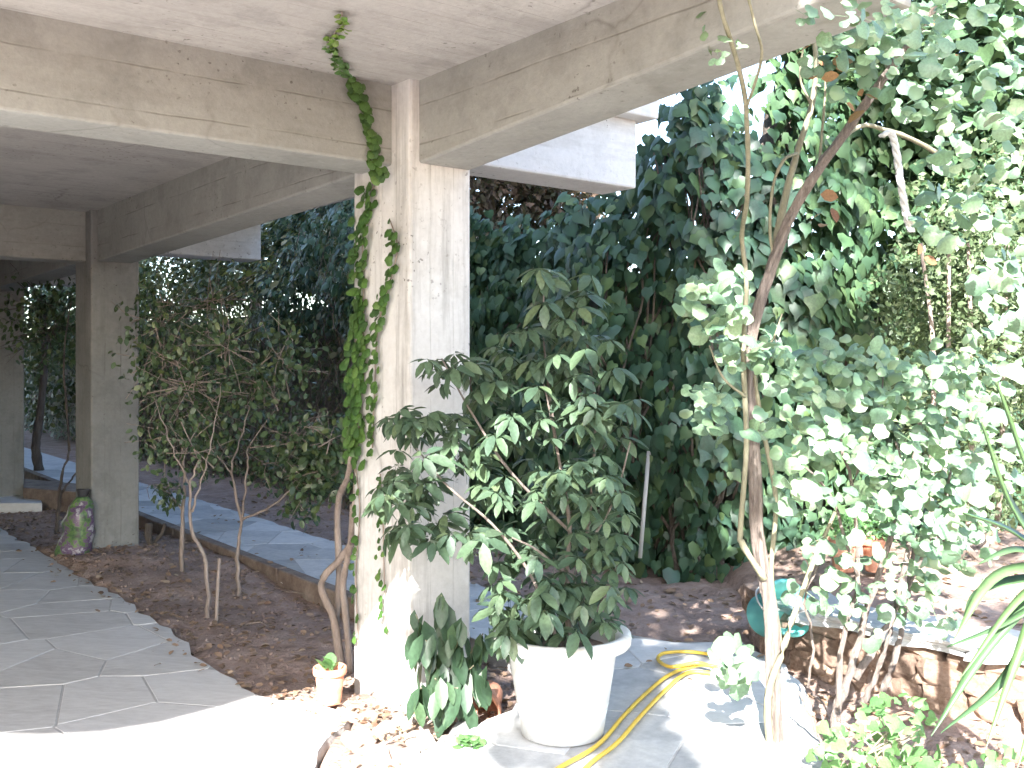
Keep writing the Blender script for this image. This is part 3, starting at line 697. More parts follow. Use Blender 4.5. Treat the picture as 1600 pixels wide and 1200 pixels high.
# ------------------------------------------------------------------ creeper on the near column
cr = thing('wall_creeper', 'green creeper climbing the near column up to the ceiling', 'creeper', (-.87, 5.3, 0))
def ray_plane(px, py, q, nrm):
    d = Vector(((px-800)/F, 1, (HZ-py)/F)); o_ = Vector((0,0,CH)); t_ = (Vector(q)-o_).dot(nrm)/d.dot(nrm); return o_+d*t_
def on_col(px, py): return ray_plane(px, py, bl(-.012,0,0), dA)
def on_beam(px, py): return ray_plane(px, py, bl(0,.15-.012,0), dBv)
def on_ceil(px, py): return ray_plane(px, py, (0,0,ZS-.012), Vector((0,0,1)))
P, Dd, Nn, sc = [], [], [], []; P2, D2, N2, sc2 = [], [], [], []
def creep(px_pts, fn, nrm, wid, dens, size, young=False):
    q = [fn(x, y) for x, y in px_pts]; s_ = spline(q, 8); out = []
    for a_, b_ in zip(s_, s_[1:]):
        l = (b_-a_).length; m = max(1, int(l*dens+random.random()))
        for k in range(m):
            t_ = random.random(); side = (b_-a_).normalized().cross(nrm)
            p = a_.lerp(b_, t_)+side*random.gauss(0, wid)-nrm*random.uniform(.004,.03)
            d = Vector((0,0,-1))+side*random.gauss(0,.6)+(b_-a_).normalized()*random.gauss(0,.4)-nrm*.25
            if abs(nrm.z) > .5: d = side*random.choice((-1,1))+(b_-a_).normalized()*random.gauss(0,.6)-nrm*.15
            nn = -nrm+Vector((random.gauss(0,.25), random.gauss(0,.25), random.gauss(0,.2)+.25))
            T_ = (P2, D2, N2, sc2) if young else (P, Dd, Nn, sc)
            T_[0].append(tuple(p)); T_[1].append(tuple(d)); T_[2].append(tuple(nn)); T_[3].append(size*random.uniform(.65,1.25))
    return s_
lines = []
lines.append(creep([(558,720),(562,640),(566,560),(568,480),(566,400),(572,330),(584,290)], on_col, dA, .032, 125, .052))
lines.append(creep([(582,700),(585,620),(588,540),(597,480),(612,430),(621,385),(610,345)], on_col, dA, .016, 78, .042))
lines.append(creep([(548,700),(552,620),(556,520),(560,470)], on_col, dA, .028, 95, .052))
lines.append(creep([(590,275),(580,230),(570,180),(556,140),(546,119)], on_beam, dBv, .016, 170, .042))
lines.append(creep([(545,114),(530,98),(521,80),(512,66)], on_ceil, Vector((0,0,1)), .006, 120, .03))
lines.append(creep([(512,66),(524,52),(536,40),(534,20)], on_ceil, Vector((0,0,1)), .004, 110, .024, True))
lines.append(creep([(560,1000),(556,900),(562,800),(556,730)], on_col, dA, .012, 12, .036))
lines.append(creep([(603,985),(600,890),(598,800),(594,740)], on_col, dA, .014, 14, .036))
foliage(cr, leaf_round(), P, rot_to(np.array(Dd), np.array(Nn)), sc, M_CREEP, 300, smooth=True)
foliage(cr, leaf_round(), P2, rot_to(np.array(D2), np.array(N2)), sc2, M_CREEPT, 100, smooth=True)
mb = MB()
for l in lines: mb.tube(l, .0035, 5)
b5 = on_z(540,1040,.0); Y = b5.y
limb(mb, [Vector((b5.x-.02,b5.y,-.05)), at(522,970,Y), at(502,912,Y), at(530,876,Y), at(548,850,Y-.1)], .022, .018, 5, 8)
limb(mb, [Vector((b5.x+.03,b5.y,-.05)), at(540,960,Y), at(536,910,Y), at(548,850,Y-.1), at(552,790,Y-.25)], .019, .017, 5, 8)
limb(mb, [at(524,980,Y+.1), at(530,900,Y+.1), at(528,790,Y+.1), at(545,740,Y-.2), at(548,690,Y-.35)], .02, .014, 5, 8)
limb(mb, [at(548,850,Y-.1), at(556,760,Y-.4), at(556,700,Y-.46)], .016, .008, 5, 8)
mb.build('stem', M_BARKP, cr, True)

# ------------------------------------------------------------------ white pot with the umbrella plant
pc = Vector((.2, 4.06, .103)); pp = thing('potted_umbrella_plant', 'umbrella plant with drooping leaves in a big white plastic pot', 'potted plant', pc)
mb = MB(); mb.lathe([(0,.0),(.150,.0),(.163,.006),(.172,.075),(.178,.10),(.1745,.104),(.1745,.109),(.180,.114),(.1835,.128),(.180,.132),(.1845,.137),(.203,.26),(.214,.335),(.219,.350),(.205,.33),(.19,.30),(0,.30)], pc, 56)
pot_ = mb.build('pot', M_POT, pp, True)
mb = MB(); mb.lathe([(.2185,.349),(.262,.352),(.270,.362),(.273,.385),(.270,.402),(.258,.408),(.236,.404),(.214,.385),(.206,.335)], pc, 56)
mb.build('rim', M_POT, pot_, True)
mb = MB(); mb.lathe([(0,.345),(.1,.348),(.19,.335),(.206,.325)], pc, 24); mb.build('pot_soil', M_SOIL, pp, True)
mb = MB(); Y = 4.06
stems = [[(890,1010,4.05),(884,900,4.05),(890,820,4.06),(870,700,4.05),(850,600,4.0)], [(905,1010,4.1),(915,860,4.12),(925,760,4.15),(930,640,4.15),(915,520,4.2)],
         [(875,1010,4.0),(830,900,3.98),(770,820,3.95),(700,760,3.95),(650,700,3.95)], [(890,830,4.06),(800,740,4.0),(740,650,3.98),(690,560,3.98)],
         [(915,860,4.12),(960,780,4.1),(985,690,4.1)], [(884,900,4.05),(840,860,3.95),(800,840,3.9)], [(905,1000,4.1),(945,930,4.05),(965,880,4.0)], [(870,700,4.05),(850,540,4.2),(850,440,4.25)]]
for i, s_ in enumerate(stems): limb(mb, [at(*p) for p in s_], (.013,.011,.008,.007,.006,.006,.006,.006)[i], .003, 5, 7)
mb.build('stem', M_BARKG, pp, True)
P, Dd, Nn, sc = [], [], [], []
env = [(890,490,50,35,6), (870,545,90,50,15), (830,620,110,70,20), (770,560,40,40,5), (700,575,36,30,5), (625,680,28,45,6), (640,790,50,55,11), (615,760,30,40,4), (700,830,50,40,7), (720,740,90,50,12), (850,745,100,55,13), (930,680,45,70,9),
       (965,620,35,50,4), (830,840,90,45,9), (945,800,50,60,10), (930,900,60,50,13), (820,890,60,50,9), (860,960,100,40,20), (800,985,30,25,4), (850,1015,60,12,4), (700,680,70,40,8), (900,760,70,50,8), (915,440,14,22,2), (850,430,16,18,2)]
ctr = {}
for (ex, ey, rx, ry, n) in env:
    for k in range(int(n*1.95)):
        while True:
            a_, b_ = random.uniform(-1,1), random.uniform(-1,1)
            if a_*a_+b_*b_ < 1: break
        Y = 4.06+random.uniform(-.28,.3)*(1-.2*abs(a_)); q = at(ex+a_*rx, ey+b_*ry, Y)
        axis = Vector((880,0,0)); cx = at(880,ey,4.06)
        out = (q-cx); out.z = 0
        up = Vector((0,0,1))+out*random.uniform(.6,1.6)+Vector((random.gauss(0,.22), random.gauss(0,.22)-.25, 0))
        az = random.uniform(0, 6.28)
        P.append(tuple(q)); Nn.append(tuple(up)); Dd.append((math.cos(az), math.sin(az), .0)); sc.append(random.uniform(.068,.112))
foliage(pp, None, P, rot_to(np.array(Dd), np.array(Nn)), sc, M_SCHEF, 300, smooth=True, variants=[whorl(7,1,.9,1), whorl(8,1,.8,2), whorl(6,1,1.0,3), whorl(7,.9,.9,4), whorl(5,1.05,.8,5)])

# drooping big-leaf plant at the foot of the column
db = Vector((-.28, 4.33, 0)); dp = thing('drooping_plant', 'dark drooping big leaved plant at the foot of the near column', 'plant', db)
mb = MB(); P, Dd, Nn, sc = [], [], [], []
for (tx, ty, yy) in ((690,930,4.3), (665,1000,4.2), (720,980,4.25), (740,1040,4.3), (755,990,4.35), (650,960,4.3), (680,1060,4.15), (715,1075,4.12), (655,1075,4.22)):
    tp_ = at(tx, ty, yy); s_ = limb(mb, [db, db.lerp(tp_, .55)+Vector((0,.03,.06)), tp_], .007, .003, 5, 5)
    for k in range(13):
        q = s_[-1-(k % 6)]+Vector((random.gauss(0,.02), random.gauss(0,.02), random.gauss(0,.02)))
        a_ = random.uniform(0, 6.28); out = Vector((math.cos(a_)*.7, math.sin(a_)*.5-.35, 0))
        P.append(tuple(q)); Dd.append(tuple(out*.6+Vector((0,0,-1)))); Nn.append(tuple(out+Vector((0,-.3,.35)))); sc.append(random.uniform(.09,.17))
mb.build('stem', M_STEM, dp, True)
foliage(dp, leaf_oval(.21,.1,.05), P, rot_to(np.array(Dd), np.array(Nn)), sc, M_DROOP, 300, smooth=True)

# clay pots
def clay_pot(name, label, c, r, h, tilt=None, group=None):
    t = thing(name, label, 'pot', c, group); mb = MB(); M3 = tilt
    mb.lathe([(0,0),(r*.68,0),(r*.72,.01),(r*.9,h*.785),(r*.86,h*.8),(r*.66,.03),(0,.03)], c, 28, M3)
    body_ = mb.build('clay_body', M_TERRA, t, True); mb = MB()
    mb.lathe([(r*.895,h*.78),(r*1.02,h*.79),(r*1.05,h*.82),(r*1.05,h*.98),(r*1.0,h),(r*.93,h*.99),(r*.865,h*.8)], c, 28, M3)
    mb.build('rim', M_TERRA, body_, True); return t
c = on_z(511,1106,.034); c.y += .07
t = clay_pot('small_clay_pot', 'small clay pot with a seedling beside the near column', c, .072, .165)
mb = MB(); mb.lathe([(0,.135),(.06,.13)], c, 16); mb.build('pot_soil', M_SOIL, t)
P = [tuple(c+Vector((random.gauss(0,.018), random.gauss(0,.015), .14+.02*random.random()))) for k in range(16)]
az = rng.uniform(0, 6.28, 16); foliage(t, leaf_oval(.3,.1), P, rot_to(np.stack([np.cos(az)*.6, np.sin(az)*.6, np.full(16,.8)],1), np.stack([-np.cos(az)*.8, -np.sin(az)*.8, np.full(16,.7)],1)), rng.uniform(.04,.08,16), M_LIME, 16, smooth=True)
c = Vector((-.10, 4.62, .085))
clay_pot('fallen_clay_pot', 'old clay pot lying on its side behind the white pot', c, .088, .2, Matrix.Rotation(R(-12), 3, 'Z') @ Matrix.Rotation(R(97), 3, 'X'))
for i, (px, lab) in enumerate(((1318, 'left clay pot of two beyond the vine trunk on the raised bed'), (1368, 'right clay pot of two beyond the vine trunk on the raised bed'))):
    c = at(px, 892, 6.45); c.z = .27
    t = clay_pot('bed_clay_pot', lab, c, .088, .21, group='clay pots on the raised bed')
    P = [tuple(c+Vector((random.gauss(0,.06), random.gauss(0,.05), .2+.16*random.random()))) for k in range(150)]
    foliage(t, leaf_small(), P, rot_to(rng.normal(size=(150,3))+[0,0,.3], rng.normal(size=(150,3))*.6+[0,-.4,.7]), rng.uniform(.03,.055,150), M_LIME, 0)

# low weed clump, bottom centre
c = on_z(733,1190,.035); wd = thing('green_weed', 'small bright green weed growing in front of the fallen pot', 'weed', c)
n = 90; a_ = rng.uniform(0, 6.28, n); P = np.array([[c.x+.05*math.cos(x)*random.random(), c.y+.05*math.sin(x)*random.random(), .04+random.random()*.09] for x in a_])
foliage(wd, leaf_round(), P, rot_to(np.stack([np.cos(a_), np.sin(a_), rng.uniform(-.1,.6,n)],1), np.stack([rng.normal(0,.3,n), rng.normal(-.3,.3,n), np.ones(n)],1)), rng.uniform(.02,.045,n), M_LIME, 90, smooth=True)

# yellow hose
hs = []
def hz_(px, py, z=.116): return on_z(px, py, z)
A1 = [hz_(820,1230), hz_(880,1196), hz_(935,1163), hz_(975,1118), hz_(1010,1083), hz_(1045,1055), hz_(1082,1041), hz_(1110,1040,.14), hz_(1150,1049), hz_(1166,1042), hz_(1140,1030), hz_(1085,1019), hz_(1040,1020), hz_(1028,1030), hz_(1048,1042,.13), hz_(1090,1036,.14),
      hz_(1130,1048,.13), hz_(1160,1058), hz_(1120,1053), hz_(1075,1051), hz_(1040,1078), hz_(1000,1120), hz_(965,1160), hz_(920,1195), hz_(880,1240)]
mb = MB(); mb.tube(spline(A1, 8), .009, 9); o = mb.build('garden_hose', M_HOSE, None, True); tag(o, 'doubled yellow garden hose looped on the paving by the white pot', 'hose')

# teal tub on its side behind the trunk
c = at(1222, 940, 5.15); tb = thing('teal_tub', 'teal plastic tub lying on its side behind the vine trunk', 'tub', Vector((c.x, c.y, .1)))
M3 = Matrix.Rotation(R(26), 3, 'Z') @ Matrix.Rotation(R(66), 3, 'X')
mb = MB(); mb.lathe([(0,-.13),(.12,-.13),(.125,-.12),(.150,.10),(.166,.102),(.168,.115),(.158,.122),(.145,.118),(.118,-.11),(0,-.115)], (c.x, c.y+.1, .30), 36, M3 @ Matrix.Scale(.88, 3)); mb.build('tub_shell', M_TEAL, tb, True)
mb = MB(); mb.tube([Vector((c.x,c.y+.1,.30))+M3 @ Matrix.Scale(.88, 3) @ Vector((.165*math.cos(t_), .165*math.sin(t_), .10-.14*math.sin(t_))) for t_ in np.linspace(0, math.pi, 14)], .005, 6); mb.build('handle', M_GREYP, tb, True)

# leaning pole in front of the ivy
p0, p1 = at(1000,872,7.4), at(1014,705,7.5)
mb = MB(); mb.tube([p0, p0.lerp(p1,.5), p1], .016, 8); o = mb.build('grey_pole', M_GREYP, None, True); tag(o, 'thin pale grey pole leaning against the dark ivy', 'pole')

# ------------------------------------------------------------------ rubble, low stone wall
def rock_mesh(name, seed, sq=.55, flat=1.0, sub=2):
    bm = bmesh.new(); bmesh.ops.create_cube(bm, size=1.0); bmesh.ops.subdivide_edges(bm, edges=bm.edges, cuts=sub, use_grid_fill=True)
    for v in bm.verts:
        s_ = v.co.normalized()*.62; v.co = v.co.lerp(s_, sq); k = noise.noise(v.co*1.7+Vector((seed*3.1,0,0)))*.42+noise.noise(v.co*4.3+Vector((0,seed,0)))*.16
        v.co *= 1+k; v.co.z *= flat
    me = bpy.data.meshes.new(name); bm.to_mesh(me); bm.free(); return me
RM = []
for k in range(6):
    me = rock_mesh('rubble', k, .42, 1.0, 2); me.materials.append(M_ROCK); RM.append(me)
spots = [(575,1128,.07,'flat'), (600,1150,.09,''), (632,1142,.08,''), (560,1165,.10,''), (655,1170,.11,''), (610,1185,.09,''), (690,1185,.08,''), (668,1140,.06,''), (585,1195,.11,''), (640,1200,.10,''), (545,1125,.06,''), (700,1160,.05,''), (622,1118,.05,''), (560,1200,.09,'')]
words = ['near the clay pot', 'below the column corner', 'against the column foot', 'left of the rubble heap', 'largest of the rubble heap', 'low in the rubble heap', 'beside the green weed', 'by the drooping plant', 'at the bottom edge', 'at the bottom middle', 'next to the clay pot', 'above the green weed', 'touching the column', 'in the lower left corner of the heap']
for i, (px, py, s_, _) in enumerate(spots):
    p = on_z(px, py, .02); o = link('rubble_stone', RM[i % 6]); o.location = p+Vector((0,0,s_*.2)); o.scale = (s_, s_*.9, s_*.7); o.rotation_euler = (random.uniform(-.3,.3), random.uniform(-.3,.3), random.uniform(0,6))
    tag(o, 'pale broken rubble stone '+words[i], 'stone', 'rubble stones at the column foot')
lw = thing('low_stone_wall', 'low dry stone wall with flat capstones at the right', 'wall', (1.46, 5.35, 0))
WM = []
for k in range(7):
    me = rock_mesh('stone', 20+k, .35, 1.0, 2); me.materials.append(M_WALLST); WM.append(me)
wl = spline([(x, y, 0) for x, y in WALLP], 24)
def along(d):
    for a_, b_ in zip(wl, wl[1:]):
        l = (b_-a_).length
        if d <= l: return a_.lerp(b_, d/l), (b_-a_).normalized()
        d -= l
    return None, None
for course, (z0, hh) in enumerate(((-.02,.13), (.10,.12), (.20,.09))):
    d = random.uniform(0,.05)
    while True:
        wdt = random.uniform(.14,.27); p, tn = along(d+wdt/2)
        if p is None: break
        o = link('stone', random.choice(WM), None, lw); out = Vector((-tn.y, tn.x, 0))
        o.location = p+Vector((0,0,z0+hh/2))+out*random.uniform(.06,.10); o.scale = (wdt*.98, .24, hh*1.05); o.rotation_euler = (random.uniform(-.06,.06), random.uniform(-.06,.06), math.atan2(tn.y, tn.x)); d += wdt
d = .55; CM = []
for k in range(3):
    me = rock_mesh('capstone', 40+k, .12, 1.0, 3); me.materials.append(M_PATH); CM.append(me)
while True:
    wdt = random.uniform(.34,.5); p, tn = along(d+wdt/2)
    if p is None: break
    o = link('capstone', random.choice(CM), None, lw); out = Vector((-tn.y, tn.x, 0)); o.location = p+Vector((0,0,.305))+out*.11; o.scale = (wdt*.97,.36,.055); o.rotation_euler = (random.uniform(-.03,.03), random.uniform(-.03,.03), math.atan2(tn.y, tn.x)); d += wdt

# ------------------------------------------------------------------ the woody vine and the leafy climber at the right
vn = thing('climbing_vine', 'stringy trunk of a climbing vine rising right of the hose', 'vine', on_z(1215,1195,.02))
mb = MB()
main = [(1216,1205,3.98),(1210,1080,4.0),(1203,960,4.0),(1186,850,4.0),(1179,740,4.0),(1171,610,4.0),(1178,510,4.0),(1206,415,4.0),(1238,335,3.95),(1280,262,3.9),(1332,192,3.85),(1388,112,3.75),(1440,42,3.65),(1500,-70,3.5)]
limb(mb, [at(*p) for p in main], .022, .014, 6, 8, .4, .002)
q = [at(*p) for p in main]
for k in range(3):                        # strands twisted along the trunk
    sp_ = spline([v+Vector((.021*math.cos(i*.9+k*2.1), .021*math.sin(i*.9+k*2.1), 0))*(1-.04*i) for i, v in enumerate(q)], 6); mb.tube(sp_, [.0135-.006*i/len(sp_) for i in range(len(sp_))], 6, .3)
mb.build('trunk', M_BARKG, vn, True)
mb = MB()
for pts, r0, r1 in (([(1195,905,3.97),(1160,850,3.95),(1157,826,3.95),(1166,700,3.95),(1162,560,3.93),(1166,440,3.92),(1159,370,3.9),(1168,300,3.6),(1166,170,3.25),(1150,90,3.05),(1128,20,2.95),(1120,-40,2.9)], .013, .006),
                    ([(1220,1010,4.0),(1205,900,4.0),(1212,780,4.0),(1190,660,4.0),(1175,560,4.0)], .011, .009),
                    ([(1205,420,4.02),(1222,330,4.05),(1245,240,4.08),(1268,165,4.1),(1275,90,4.1),(1262,20,4.1)], .017, .009),
                    ([(1245,240,4.06),(1225,250,4.0),(1208,290,4.0),(1203,360,4.0),(1210,410,4.0)], .007, .006),
                    ([(1166,170,3.24),(1190,90,3.05),(1180,40,2.95),(1165,-20,2.9)], .005, .004), ([(1268,165,4.1),(1250,120,4.1),(1258,60,4.1)], .006, .004), ([(1280,262,3.9),(1285,200,3.95),(1290,120,3.95),(1282,30,4)], .006, .004),
                    ([(1388,112,3.75),(1380,60,3.8),(1390,-20,3.8)], .010, .007), ([(1165,620,3.93),(1130,590,3.9),(1108,540,3.88)], .006, .003), ([(1172,560,4),(1205,535,3.95),(1222,490,3.95)], .005, .003),
                    ([(1235,335,3.95),(1330,205,4.2),(1390,205,4.3),(1440,225,4.4),(1480,250,4.5)], .008, .012),
                    ([(1205,1180,3.98),(1200,1090,3.97),(1225,1010,3.97),(1262,900,4.05),(1305,800,4.1)], .018, .008)):
    limb(mb, [at(*p) for p in pts], r0, r1, 6, 7)
mb.build('side_stems', M_STEM, vn, True)
def leaf_cloud(cl, size, spread=.22, mult=1.0):
    P, Dd, Nn, sc = [], [], [], []
    for (ex, ey, rx, ry, Y0, n) in cl:
        for k in range(int(n*mult)):
            while True:
                a_, b_ = random.uniform(-1,1), random.uniform(-1,1)
                if a_*a_+b_*b_ < 1: break
            q = at(ex+a_*rx*1.2, ey+b_*ry*1.3, Y0+random.gauss(0, spread)); az = random.uniform(0, 6.28)
            P.append(tuple(q)); Dd.append((math.cos(az), math.sin(az)*.6-.2, random.gauss(-.45,.45))); Nn.append((random.gauss(-.1,.45), random.gauss(-.75,.4), random.uniform(.2,1))); sc.append(size*min(1, Y0/4.0)**1.3*random.uniform(.45,1.25))
    return np.array(P), rot_to(np.array(Dd), np.array(Nn)), np.array(sc)
P, M, sc = leaf_cloud([(1115,470,45,45,3.95,20), (1165,535,35,20,3.92,8), (1125,640,45,35,3.93,12), (1205,555,28,18,3.92,6), (1110,55,12,36,2.98,4), (1154,72,8,10,3.0,2),
    (1330,20,70,35,2.85,16), (1400,60,40,40,2.8,8), (1310,25,60,40,3.55,22), (1330,100,50,40,3.6,14), (1425,55,60,40,3.5,16), (1440,140,40,30,3.6,8), (1525,50,70,50,3.3,18), (1490,215,30,40,3.6,8), (1575,170,40,60,3.2,10), (1565,290,50,40,3.4,12), (1480,330,40,35,3.8,9), (1420,20,60,20,3.5,8), (1380,-40,150,40,3.4,26), (1550,-50,80,40,3.2,16), (1560,460,40,50,4.4,14), (1580,380,30,40,3.6,10), (1540,560,50,40,4.4,14), (1210,600,30,60,4.05,8), (1150,440,30,30,3.9,8)], .074, mult=2.5)
foliage(vn, leaf_round(), P, M, sc, M_VINE, 300, smooth=True, variants=[leaf_round(), leaf_round(13), leaf_tri()])
P, M, sc = leaf_cloud([(1290,95,30,30,3.6,6), (1330,160,40,20,3.6,4), (1280,330,20,25,4.2,4), (1440,390,12,12,4.5,2), (1500,70,60,30,3.4,3)], .065)
foliage(vn, leaf_oval(.34), P, M, sc, M_RED, 40, part_name='withered_leaf', smooth=True)

rs = thing('leafy_climber', 'sunlit round leaved climber on leaning dark stems at the right', 'shrub', on_z(1330,1150,.02))
mb = MB()
for pts, r0, r1 in (([(1292,1195,3.95),(1308,1110,4.0),(1330,1050,4.1),(1352,960,4.2),(1385,860,4.2),(1420,760,4.2),(1440,640,4.2)], .030, .010), ([(1335,1060,4.1),(1375,1000,4.15),(1405,930,4.2),(1422,800,4.25),(1400,690,4.25)], .024, .009),
                    ([(1345,1100,4.25),(1375,1040,4.25),(1402,950,4.3),(1450,850,4.3),(1490,720,4.3)], .020, .007), ([(1378,1080,4.3),(1400,1020,4.3),(1418,940,4.35),(1428,840,4.35)], .022, .012),
                    ([(1308,1110,4.0),(1318,1000,4.05),(1340,900,4.1),(1330,760,4.1),(1300,640,4.1)], .018, .007), ([(1262,1075,4.2),(1270,1000,4.2),(1258,930,4.2),(1290,860,4.2)], .009, .006),
                    ([(1340,900,4.1),(1300,780,4.1),(1250,720,4.1)], .010, .005), ([(1330,760,4.1),(1370,650,4.15),(1380,580,4.2)], .008, .004), ([(1298,1195,3.95),(1270,1130,3.95),(1248,1080,3.95)], .010, .006)):
    limb(mb, [at(*p) for p in pts], r0*.72, r1*.7, 5, 7, .35, .004)
mb.build('stems', M_BARKG, rs, True)
P, M, sc = leaf_cloud([(1320,580,80,45,4.2,34), (1430,590,90,45,4.25,36), (1500,640,50,40,4.3,14), (1250,690,50,30,4.0,16), (1300,660,50,40,4.1,14), (1390,675,60,45,4.15,24), (1450,720,50,40,4.2,18), (1500,700,45,50,4.3,14), (1235,760,35,35,4.0,10), (1370,760,60,35,4.1,14),
    (1480,800,60,45,4.2,22), (1430,830,50,30,4.2,10), (1300,925,50,25,4.15,7), (1345,960,40,30,4.1,4), (1420,900,40,25,4.3,4), (1150,1030,22,35,3.98,8), (1330,850,40,20,4.2,4), (1460,960,40,20,4.4,4), (1500,880,60,25,4.5,9), (1270,860,20,20,4.0,3), (1560,700,40,60,4.2,12), (1410,940,20,20,4.2,3)], .072, .24, mult=2.9)
foliage(rs, leaf_round(), P, M, sc, M_VINE, 300, smooth=True, variants=[leaf_round(), leaf_round(13), leaf_tri()])

# bright clump at the bottom right
lc = thing('lime_leafed_clump', 'bright green leafy clump at the bottom right corner', 'plant', on_z(1360,1200,.02)+Vector((0,-.3,0)))
P, M, sc = leaf_cloud([(1350,1160,70,40,3.55,60), (1400,1120,45,30,3.6,30), (1310,1180,40,25,3.5,24), (1430,1190,50,25,3.5,30), (1560,1185,40,20,3.3,16)], .062, .14)
foliage(lc, leaf_ivy(), P, M, sc, M_LIME, 300, smooth=True)
mb = MB()
for k in range(12): limb(mb, [Vector((random.uniform(1.1,1.4),3.55,0)), at(random.uniform(1310,1430),1190,3.55), at(random.uniform(1300,1440),random.uniform(1110,1160),3.55)], .006, .003, 4, 5)
mb.build('stem', M_STEM, lc, True)

# frayed rope
rp = MB(); r0 = [at(1378,212,4.1), at(1392,208,4.1), at(1400,235,4.1), at(1408,290,4.1), at(1416,335,4.1), at(1424,362,4.1)]
sp_ = spline(r0, 10)
for k in range(3): rp.tube([p+Vector((.008*math.cos(i*.55+k*2.1), .008*math.sin(i*.55+k*2.1), 0)) for i, p in enumerate(sp_)], .0085, 6, .3)
o = rp.build('frayed_rope', M_ROPE, None, True); tag(o, 'short frayed white rope hanging from a vine branch', 'rope')

# sword-leaved plant at the right edge
yc = at(1665, 900, 3.15); yu = thing('sword_leaved_plant', 'plant with long green sword leaves at the right edge', 'plant', Vector((yc.x, yc.y, .0)))
def sword(b, mid, tip, wd):
    q = spline([b, mid, tip], 7); n = len(q); V = []; Fs = []
    for i, p in enumerate(q):
        d = (q[min(i+1,n-1)]-q[max(i-1,0)]).normalized(); s_ = d.cross(Vector((0,-.5,1))).normalized(); t_ = i/(n-1)
        h = wd*(1-t_)**.7*(.7+.6*min(1, t_*4)) if i < n-1 else .001; up = s_.cross(d)
        V += [p-s_*h+up*h*.35, p, p+s_*h+up*h*.35, p-up*.006]
    for i in range(n-1):
        for (a_, b_) in ((0,1),(1,2),(2,3),(3,0)): Fs.append((i*4+a_, i*4+b_, i*4+4+b_, i*4+4+a_))
    mb = MB(); mb.add(V, Fs); mb.build('leaf', M_SWORD, yu, True)
for mx_, my, tx, ty, wd_ in ((1560,900,1490,1000,.022), (1545,1010,1455,1150,.022), (1540,920,1500,985,.018), (1580,790,1535,660,.03), (1600,720,1560,600,.026), (1560,980,1480,1010,.012), (1600,1000,1540,1170,.02), (1570,1060,1470,1145,.018),
                             (1640,760,1600,560,.026), (1590,860,1530,880,.02), (1690,700,1720,520,.026), (1740,900,1800,960,.024), (1720,1000,1790,1140,.022), (1600,930,1500,1060,.016), (1630,1060,1590,1200,.02), (1580,830,1505,800,.02)):
    Y0 = 3.15+random.uniform(-.12,.05); sword(yc+Vector((random.gauss(0,.02), random.gauss(0,.02), random.gauss(0,.03))), at(mx_,my,Y0-.05), at(tx,ty,Y0-.15), wd_)
mb = MB(); limb(mb, [Vector((yc.x+.02,yc.y,-.05)), Vector((yc.x,yc.y,.4)), yc], .05, .045, 5, 10); mb.build('trunk', M_BARKD, yu, True)

# ------------------------------------------------------------------ litter on the soil
def litter(name, label, poly, n, size, tp, mat, lift=.012):
    xs = [p[0] for p in poly]; ys = [p[1] for p in poly]; P = []
    while len(P) < n:
        X = rng.uniform(min(xs), max(xs), 400); Y = rng.uniform(min(ys), max(ys), 400)
        ok = inpoly(X, Y, poly) & ~inpoly(X, Y, TERR) & ~inpoly(X, Y, PATH)
        X, Y = X[ok], Y[ok]; Z = ground_h(X, Y)+lift; P += list(zip(X, Y, Z))
    P = np.array(P[:n]); az = rng.uniform(0, 6.28, n)
    o = link(name, mass_mesh(name, tp, P, rot_to(np.stack([np.cos(az), np.sin(az), rng.normal(0,.25,n)],1), np.stack([rng.normal(0,.35,n), rng.normal(0,.35,n), np.ones(n)],1)), rng.uniform(.5,1.3,n)*size), mat)
    o['kind'] = 'stuff'; o['label'] = label; o['category'] = 'litter'
BED = [(-6,12), (-4.4,11.6), (.2,5.2), (-.1,4.2), (-.7,4.2), (-1.2,4.7), (-2,5.8), (-4,8.6), (-5.6,10.6)]
litter('fallen_leaves', 'dry brown leaves scattered over the soil beds', BED, 2400, .046, leaf_oval(.28), M_LITTER)
litter('leaf_litter', 'dead leaves on the soil under the ivy', [(-3.5,12), (.4,6), (1.2,5.4), (1.6,7), (-3,13)], 700, .06, leaf_oval(.3), M_LITTER)
litter('bed_litter', 'dead leaves and chips on the raised bed', [(1.3,6.2), (1.5,5), (3.2,4), (4.5,4.5), (4,8.5), (1.8,7.6)], 900, .05, leaf_oval(.3), M_LITTER)
litter('corner_litter', 'dead leaves around the vine trunks', [(1.0,3), (1.3,5.2), (1.8,4.6), (3,3.8), (3,3)], 500, .05, leaf_oval(.3), M_LITTER)
pb = rock_mesh('pebble', 3, .7, .7, 0)
bm = bmesh.new(); bm.from_mesh(pb); bmesh.ops.triangulate(bm, faces=bm.faces); pv = (np.array([tuple(v.co) for v in bm.verts]), np.array([[v.index for v in f.verts] for f in bm.faces])); bm.free()
litter('pebbles', 'small pebbles and clods in the soil bed', BED, 900, .02, pv, M_SOIL, .003)
litter('clods', 'small clods and stones around the vine trunks', [(1.0,3), (1.3,5.2), (1.8,4.6), (3,3.8), (3,3)], 400, .03, pv, M_WALLST, .003)
mb = MB(); limb(mb, [G(385,876)+Vector((0,0,.06)), G(415,888)+Vector((0,0,.07)), G(440,915)+Vector((0,0,.05)), G(505,930)+Vector((0,0,.04))], .006, .005)
o = mb.build('pale_cable', M_ROPE, None, True); tag(o, 'thin pale twig lying on the soil by the kerb', 'twig')
